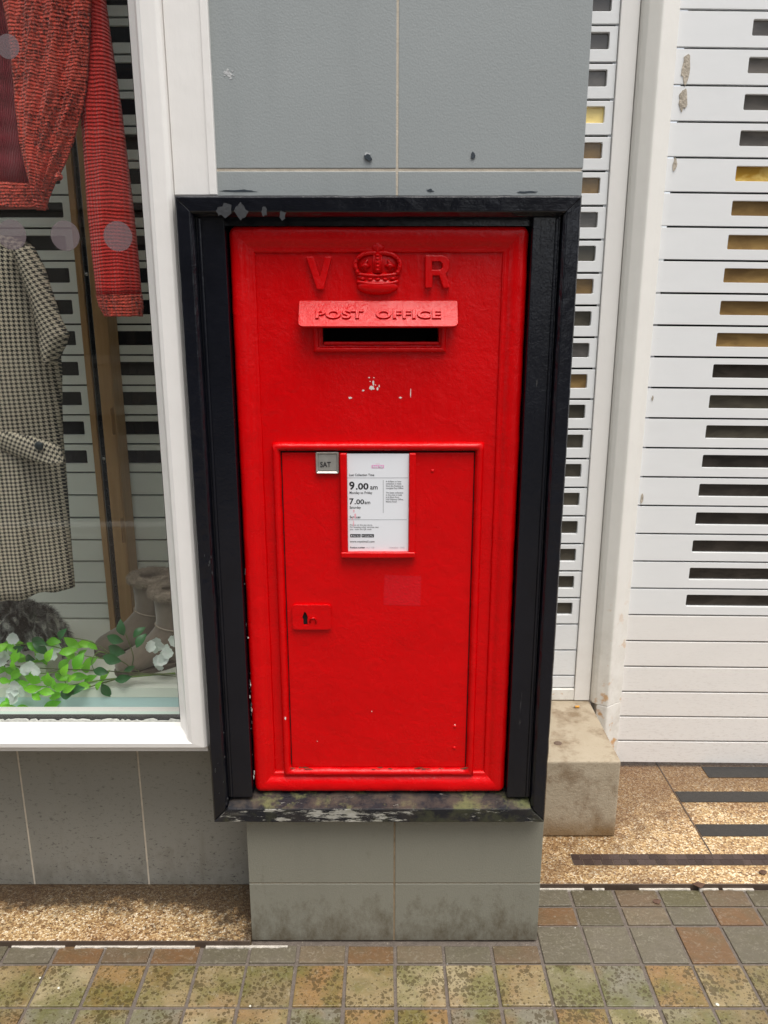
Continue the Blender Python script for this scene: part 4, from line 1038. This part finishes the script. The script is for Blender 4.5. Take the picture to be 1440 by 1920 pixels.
# boots
M_suede = NT('taupe suede'); M_suede.base(M_suede.mix(M_suede.noise(22, 5, dist=1), (.13, .10, .078), (.225, .18, .14))); M_suede.rough(.95); M_suede.bump(M_suede.noise(300, 3), .0008); M_suede.bump(M_suede.noise(12, 3), .006, .5); M_suede.b.inputs['Sheen Weight'].default_value = .5; M_suede = M_suede.m
M_fleece = simple('taupe fleece', (.36, .30, .24), .95, bump=(120, .004), var=.3, vs=40)
M_sole = simple('taupe rubber sole', (.10, .08, .065), .7)
def boot(loc, rot, label):
    b = thing('sheepskin_boot', label, 'boot', loc, 'taupe fleece lined boots')
    b.rotation_euler.z = rot; b.scale = (.88, 1.0, .78)
    # local: +x = toe direction
    path = [((-.02, .300), .068, .058, 0), ((-.020, .26), .067, .058, 0), ((-.020, .20), .063, .056, 0), ((-.016, .155), .062, .054, 8), ((-.004, .118), .066, .052, 28),
            ((.022, .088), .068, .050, 50), ((.058, .066), .058, .052, 66), ((.10, .052), .048, .054, 78), ((.14, .043), .040, .052, 86), ((.172, .037), .033, .044, 90), ((.190, .033), .024, .030, 90), ((.198, .030), .010, .013, 90)]
    def mk(pth, grow=0):
        rs_ = []
        for (x, z), r1, r2, ang in pth:
            a = R(ang); ring = []
            for k_ in range(28):
                t = 2*math.pi*k_/28; e1 = math.cos(t)*(r1+grow); e2 = math.sin(t)*(r2+grow)
                # section plane turns from horizontal to vertical
                px__ = x+e1*math.cos(a); pz__ = z+e1*math.sin(a)
                ring.append((px__, e2, max(pz__, .012)))
            rs_.append(ring)
        return rs_
    def put(mb, name, m, **kw):
        me = bpy.data.meshes.new(name); me.from_pydata([tuple(v) for v in mb.v], [], mb.f); me.polygons.foreach_set('use_smooth', mb.s); me.materials.append(m)
        o = bpy.data.objects.new(name, me); COL.objects.link(o); o.parent = b
        bm = bmesh.new(); bm.from_mesh(me); bmesh.ops.recalc_face_normals(bm, faces=bm.faces); bm.to_mesh(me); bm.free()
        if kw.get('subd'): s_ = o.modifiers.new('s', 'SUBSURF'); s_.levels = 1; s_.render_levels = 1
        return o
    mb = MB(); mb.rings(mk(path)[0:], cap1=True); put(mb, 'upper', M_suede, subd=1)
    # heel counter
    mb = MB(); mb.ell((-.022, 0, .055), .062, .052, .070, 24, 14)
    for v_ in mb.v: v_.z = max(v_.z, .012)
    put(mb, 'heel', M_suede)
    # sole
    out = []
    for k_ in range(40):
        t = 2*math.pi*k_/40; c_ = math.cos(t); x = .058+c_*.143; w_ = .052*abs(math.sin(t))**.75*(1+.10*c_); out.append((x, math.copysign(w_, math.sin(t))))
    mb = MB(); mb.rings([[(x, y, 0) for x, y in out], [(x, y, .014) for x, y in out], [(x*.985+.001, y*.97, .017) for x, y in out]], cap0=True, cap1=True, smooth=False); put(mb, 'sole', M_sole)
    # seam tape round the ankle
    pts = []
    for k_ in range(29):
        t = 2*math.pi*k_/28; a = R(14); x = -.014+math.cos(t)*.0645*math.cos(a); z = .150+math.cos(t)*.0645*math.sin(a); pts.append((x, math.sin(t)*.0555, z))
    mb = MB(); mb.tube(pts, .0028, 8, caps=False); put(mb, 'ankle_seam', M_fleece)
    # rolled fleece cuff
    rs_ = []
    for k_ in range(33):
        t = 2*math.pi*k_/32; c_ = Vector((math.cos(t), math.sin(t), 0)); ctr = Vector((-.02+math.cos(t)*.064, math.sin(t)*.055, .298))
        rs_.append([ctr+(c_*math.cos(s_)+Vector((0, 0, 1))*math.sin(s_)*1.1)*(.017+.004*mnoise.noise(ctr*60+Vector((s_, 0, 0)))) for s_ in (2*math.pi*j/12 for j in range(12))])
    mb = MB(); mb.rings(rs_); put(mb, 'fleece_cuff', M_fleece)
    def cs(r):
        t = r.uniform(0, 2*math.pi); s_ = r.uniform(-.8*math.pi, .9*math.pi); c_ = Vector((math.cos(t), math.sin(t), 0)); d = c_*math.cos(s_)+Vector((0, 0, 1))*math.sin(s_)
        return Vector((-.02+math.cos(t)*.064, math.sin(t)*.055, .298))+d*.013, d
    mb = MB(); strands(mb, cs, 6500, .015, .0007, random.Random(8), .1); tag(put(mb, 'fleece_pile', M_fleece), kind='stuff')
    mb = MB(); mb.ell((-.02, 0, .23), .056, .047, .02, 20, 8); put(mb, 'lining', M_fleece)
    return b
b1 = V(240, 1205, 2.36); b2 = V(290, 1225, 2.27)
boot((b1.x+.075, 2.36, FZ+.001), R(207), 'rear taupe fleece-lined boot beside the wooden display post')
boot((b2.x+.065, 2.235, FZ+.001), R(214), 'front taupe fleece-lined boot against the window frame behind the leaves')
# low white box under the garland
p = V(66, 1278, 2.12)
mb = MB(); mb.box(p.x-.075, p.x+.045, 2.10, 2.22, FZ, FZ+.055); o = mb.build('display_box', simple('white card', (.72, .70, .66), .6), bevel=.003); tag(o, 'small white box under the leafy garland on the display floor', 'box')

# ------------------------------------------------------------------ garland
def mk_leaf(name, a, b):
    n = NT(name); n.base(n.mix(n.rnd(), a, b)); n.rough(.38); n.b.inputs['Subsurface Weight'].default_value = 0
    t = n.t; out = t.nodes['Material Output']; tl = n.new('ShaderNodeBsdfTranslucent'); tl.inputs[0].default_value = (*[min(1, x*1.3) for x in b], 1)
    mx = n.new('ShaderNodeMixShader'); mx.inputs[0].default_value = .3; t.links.new(n.b.outputs[0], mx.inputs[1]); t.links.new(tl.outputs[0], mx.inputs[2]); t.links.new(mx.outputs[0], out.inputs[0]); return n.m
M_leaf = mk_leaf('bright green leaf', (.13, .52, .015), (.30, .74, .04)); M_leafd = mk_leaf('dark green leaf', (.02, .11, .03), (.03, .17, .045))
M_stem = simple('green stem', (.16, .28, .05), .5); M_stemd = simple('olive stem', (.10, .13, .04), .5)
def leaf_mesh(m):
    prof = [0, .35, .62, .80, .88, .82, .64, .36, 0]; L = 1.0; vs = []; fs = []
    for i, w_ in enumerate(prof):
        t = i/8; z = .10*math.sin(t*math.pi)-.22*t*t
        vs += [(t, -w_*.27, z+.11*w_), (t, 0, z), (t, w_*.27, z+.11*w_)]
    for i in range(8): a = i*3; fs += [(a, a+3, a+4, a+1), (a+1, a+4, a+5, a+2)]
    me = bpy.data.meshes.new('leaf'); me.from_pydata(vs, [], fs); me.polygons.foreach_set('use_smooth', [True]*len(fs)); me.materials.append(m); return me
LM, LD = leaf_mesh(M_leaf), leaf_mesh(M_leafd)
def garland(name, label, stems, leaves, stem_m):
    base = V(*stems[0][0]); g = thing(name, label, 'artificial foliage', (base.x, base.y, FZ))
    for st, r_ in [(s_[:-1], s_[-1]) for s_ in stems]:
        pts = [V(*p_) for p_ in st]; out = []
        for i in range(len(pts)-1):
            for k_ in range(4):
                t = k_/4; p0 = pts[max(i-1, 0)]; p1 = pts[i]; p2 = pts[i+1]; p3 = pts[min(i+2, len(pts)-1)]
                out.append(.5*((2*p1)+(p2-p0)*t+(2*p0-5*p1+4*p2-p3)*t*t+(3*p1-p0-3*p2+p3)*t**3))
        out.append(pts[-1]); mb = MB(); mb.tube(out, r_, 6); mb.build('stem', stem_m, g)
    r = random.Random(len(leaves))
    for (u, v, Yl, ang, lpx, dk) in leaves:
        p_ = V(u, v, Yl); s_ = 1.3*lpx*Yl/F
        o = link('leaf', LD if dk else LM, g, p_)
        a = R(ang); d = Vector((math.cos(a), r.uniform(-.35, .35), math.sin(a))).normalized()
        up = Vector((r.uniform(-.3, .3), -1, r.uniform(.2, .9))).normalized(); yv = up.cross(d).normalized(); zv = d.cross(yv)
        o.rotation_euler = Matrix((d, yv, zv)).transposed().to_euler(); o.scale = (s_, s_*r.uniform(.95, 1.2), s_)
    return g
Yg = 2.07
L_b = [(124, 1203, 1, -15, 26), (146, 1205, 1, -5, 27), (110, 1225, 1, 10, 28), (138, 1255, 1, 60, 30), (160, 1262, 1, 70, 30), (75, 1275, 1, -25, 24), (108, 1268, 1, -10, 22), (128, 1272, 1, 5, 30),
       (158, 1280, 1, 35, 24), (190, 1280, 1, 60, 24), (42, 1285, 1, 160, 30), (45, 1265, 1, -40, 30), (60, 1300, 1, 30, 30), (90, 1305, 1, 15, 28), (15, 1255, 1, 175, 30), (12, 1290, 1, -80, 32), (30, 1240, 1, 20, 24),
       (88, 1248, 1, 100, 26), (55, 1255, 1, -60, 22), (22, 1315, 1, -150, 26), (78, 1290, 1, 175, 28), (100, 1290, 1, 20, 28), (125, 1300, 1, 190, 30), (70, 1225, 1, 80, 24), (50, 1205, 1, -30, 26), (145, 1290, 1, -170, 34),
       (20, 1270, 1, 30, 26), (5, 1225, 1, 60, 26), (60, 1330, 1, 170, 26), (0, 1330, 1, 10, 24), (115, 1315, 1, 195, 30)]
r = random.Random(2)
leavesA = [(u, v, Yg+r.uniform(-.05, .06), a, l, 0) for u, v, _, a, l in L_b]
for k_ in range(56):                    # fuller towards the left of the window
    u = r.uniform(-20, 190)*r.uniform(.6, 1); v = 1300-.16*u+r.uniform(-95, 34)*(1-.3*u/190)
    leavesA.append((u, v, Yg+r.uniform(-.06, .08), r.uniform(-60, 220), r.uniform(18, 28), 0))
garland('leaf_garland', 'bright green artificial leaf garland lying across the front of the window display', [
    [(328, 1262, Yg), (240, 1270, Yg), (160, 1280, Yg-.01), (80, 1300, Yg), (-30, 1335, Yg), .0022],
    [(200, 1236, Yg), (150, 1228, Yg), (100, 1212, Yg), (40, 1208, Yg), (-20, 1220, Yg), .0016],
    [(178, 1262, Yg), (172, 1240, Yg-.02), (185, 1222, Yg-.02), (205, 1228, Yg), .0013],
    [(125, 1285, Yg), (110, 1262, Yg), (70, 1262, Yg), (20, 1245, Yg), .0014]], leavesA, M_stem)
L_d = [(60, 1205, -40, 30), (88, 1210, 160, 30), (112, 1200, 60, 26), (232, 1192, 100, 26), (232, 1203, 160, 28), (250, 1196, 45, 24), (256, 1215, 60, 26), (236, 1224, 165, 32), (228, 1240, 165, 32), (232, 1258, 20, 18), (190, 1282, -50, 26),
       (160, 1290, 190, 34), (205, 1262, 170, 28), (45, 1212, 200, 22), (215, 1275, 10, 26), (66, 1237, 175, 22), (140, 1296, 200, 30)]
leavesB = [(u, v, Yg-.03+r.uniform(-.03, .03), a, l, 1) for u, v, a, l in L_d]
garland('leafy_spray', 'dark green artificial leaf spray standing in front of the boots in the window', [
    [(330, 1264, Yg), (250, 1266, Yg-.01), (160, 1290, Yg-.02), (110, 1298, Yg), .0020],
    [(262, 1260, Yg), (220, 1235, Yg-.02), (175, 1205, Yg-.02), (130, 1195, Yg-.02), .0015],
    [(246, 1255, Yg), (250, 1232, Yg-.04), (243, 1208, Yg-.04), (235, 1188, Yg-.04), .0016],
    [(330, 1268, Yg), (200, 1258, Yg), (60, 1252, Yg), (-30, 1240, Yg), .0016]], leavesB, M_stemd)
# white blossoms
M_petal = mk_leaf('white mint petal', (.78, .88, .82), (.88, .93, .90))
def petal_mesh():
    vs = [(0, 0, 0)]; fs = []
    for i in range(9):
        t = -1.1+2.2*i/8; rr2 = .75+.25*math.cos(t*1.2); vs.append((.5*math.cos(t)*rr2, .5*math.sin(t)*rr2, .06+.02*math.sin(i*2)))
    for i in range(9):
        t = -.95+1.9*i/8; rr2 = 1+.06*math.sin(i*1.7); vs.append((math.cos(t)*rr2, math.sin(t)*.8*rr2, .16+.06*math.sin(i*2.3)))
    for i in range(1, 9): fs += [(0, i, i+1), (i, i+9, i+10, i+1)]
    me = bpy.data.meshes.new('petal'); me.from_pydata(vs, [], fs); me.polygons.foreach_set('use_smooth', [True]*len(fs)); me.materials.append(M_petal); return me
PM = petal_mesh()
def blossom(u, v, Yb, rpx, nfl, label):
    p_ = V(u, v, Yb); g = thing('artificial_blossom', label, 'artificial flower', (p_.x, p_.y, p_.z-.03), 'white blossoms among the leaves')
    r = random.Random(int(u+v)); k_ = Yb/F
    for _ in range(nfl):
        c_ = p_+Vector((r.gauss(0, .62), r.gauss(0, .4), r.gauss(0, .55)))*rpx*k_
        nrm = Vector((r.uniform(-.7, .7), -1, r.uniform(-.2, 1))).normalized(); a = nrm.cross(Vector((.3, .1, 1))).normalized(); b = nrm.cross(a)
        for q_ in range(4):
            t = math.pi/2*q_+r.uniform(-.2, .2); d = a*math.cos(t)+b*math.sin(t); e = nrm.cross(d)
            o = link('petal', PM, g, c_); o.rotation_euler = Matrix((d, e, nrm)).transposed().to_euler(); s_ = r.uniform(10, 14)*k_; o.scale = (s_, s_, s_)
    return g
blossom(302, 1222, 2.10, 26, 12, 'white artificial blossom nearest the window frame, in front of the boots')
blossom(12, 1222, 2.05, 24, 6, 'white artificial blossom at the left edge under the fur hat')
blossom(88, 1215, 2.08, 20, 5, 'white artificial blossom in the middle of the green leaves')
blossom(36, 1300, 1.99, 24, 6, 'white artificial blossom lowest at the left front of the garland')
blossom(58, 1245, 2.02, 18, 4, 'small white blossom just above the white display box')
# ------------------------------------------------------------------ across the street (seen only as reflections; sky gap invented and heights set for the light)
M_ston = simple('pale facade stone', (.34, .31, .26), .85, var=.2, vs=1); M_wnd = simple('dark window panes', (.03, .035, .04), .1)
def block(x0, x1, Yb, H, label):
    b = thing('terrace_building', label, 'building', ((x0+x1)/2, Yb, 0))
    mb = MB(); mb.box(x0, x1, Yb-8, Yb, -.1, H); mb.build('wall', M_ston, b)
    z_ = 0
    while z_ < H-2.5:
        for dz in (3.0, 3.2): mb = MB(); mb.box(x0-.1, x1+.1, Yb, Yb+.18+(dz-3)*.8, z_+dz-.12, z_+dz+.06); mb.build('cornice', M_ston, b)
        x = x0+.6
        while x < x1-1.5:
            mb = MB(); mb.box(x-.12, x+1.32, Yb, Yb+.08, z_+.75, z_+.88); mb.box(x-.12, x, Yb, Yb+.08, z_+.88, z_+2.6); mb.box(x+1.2, x+1.32, Yb, Yb+.08, z_+.88, z_+2.6); mb.box(x-.12, x+1.32, Yb, Yb+.1, z_+2.6, z_+2.75)
            f = mb.build('window', M_ston, b); mb = MB(); mb.box(x+.005, x+1.195, Yb, Yb+.01, z_+.885, z_+2.595); mb.build('pane', M_wnd, f); x += 2.1
        z_ += 3.4
block(-16, 1.2, -9.5, 7.2, 'pale stone terrace across the street behind the viewer, left of the added sky gap')
block(7.5, 20, -9.5, 7.0, 'lower stone terrace across the street behind the viewer, right of the added sky gap')

# litter and gum on the pavement
gm = simple('pale gum', (.62, .60, .50), .8)
for (u, v, r_, lab) in ((1345, 1884, 4.5, 'pale flattened gum in a joint of the pavers at the lower right'), (110, 1853, 3, 'small white gum spot on a paver at the lower left'), (75, 1834, 2.6, 'tiny white gum spot near the left photo edge on a spotted paver'), (469, 1887, 2.6, 'tiny white speck of gum on the pavers below the pillar corner')):
    p = V(u, v, YF(v, 0)); k_ = r_*p.y/F
    mb = MB(); mb.ell((p.x, p.y, .0008), k_, k_, .0016, 16, 6, lambda d: .25*mnoise.noise(d*2+Vector((u, 0, 0)))); o = mb.build('chewing_gum', gm); tag(o, lab, 'gum')
lf = NT('dry leaf brown'); lf.base(lf.mix(lf.noise(90, 4), (.05, .022, .014), (.12, .06, .03))); lf.rough(.7); lf = lf.m
for (u, v, r_, lab) in ((1232, 1690, 7, 'small dark dry leaf on an orange paver before the doorway'), (1310, 1659, 9, 'dark crumpled leaf lying on the doorway edging'), (1430, 1636, 7, 'dark leaf scrap on the golden terrazzo at the right edge')):
    zz = .003 if v > 1665 else .0145; p = V(u, v, YF(v, zz)); k_ = r_*p.y/F; r = random.Random(u)
    mb = MB(); pts = [(p.x+k_*1.2*math.cos(t)*(1+r.uniform(-.3, .3)), p.y+k_*1.0*math.sin(t)*(1+r.uniform(-.3, .3)), zz+r.uniform(0, .004)) for t in (2*math.pi*i/9 for i in range(9))]
    mb.add([(p.x, p.y, zz+.003)]+pts+[(x, y, z-.0012) for x, y, z in pts]+[(p.x, p.y, zz+.0018)], [(0, i+1, (i+1) % 9+1) for i in range(9)]+[(19, (i+1) % 9+10, i+10) for i in range(9)]+[(i+1, i+10, (i+1) % 9+10, (i+1) % 9+1) for i in range(9)])
    o = mb.build('dry_leaf', lf); tag(o, lab, 'leaf')
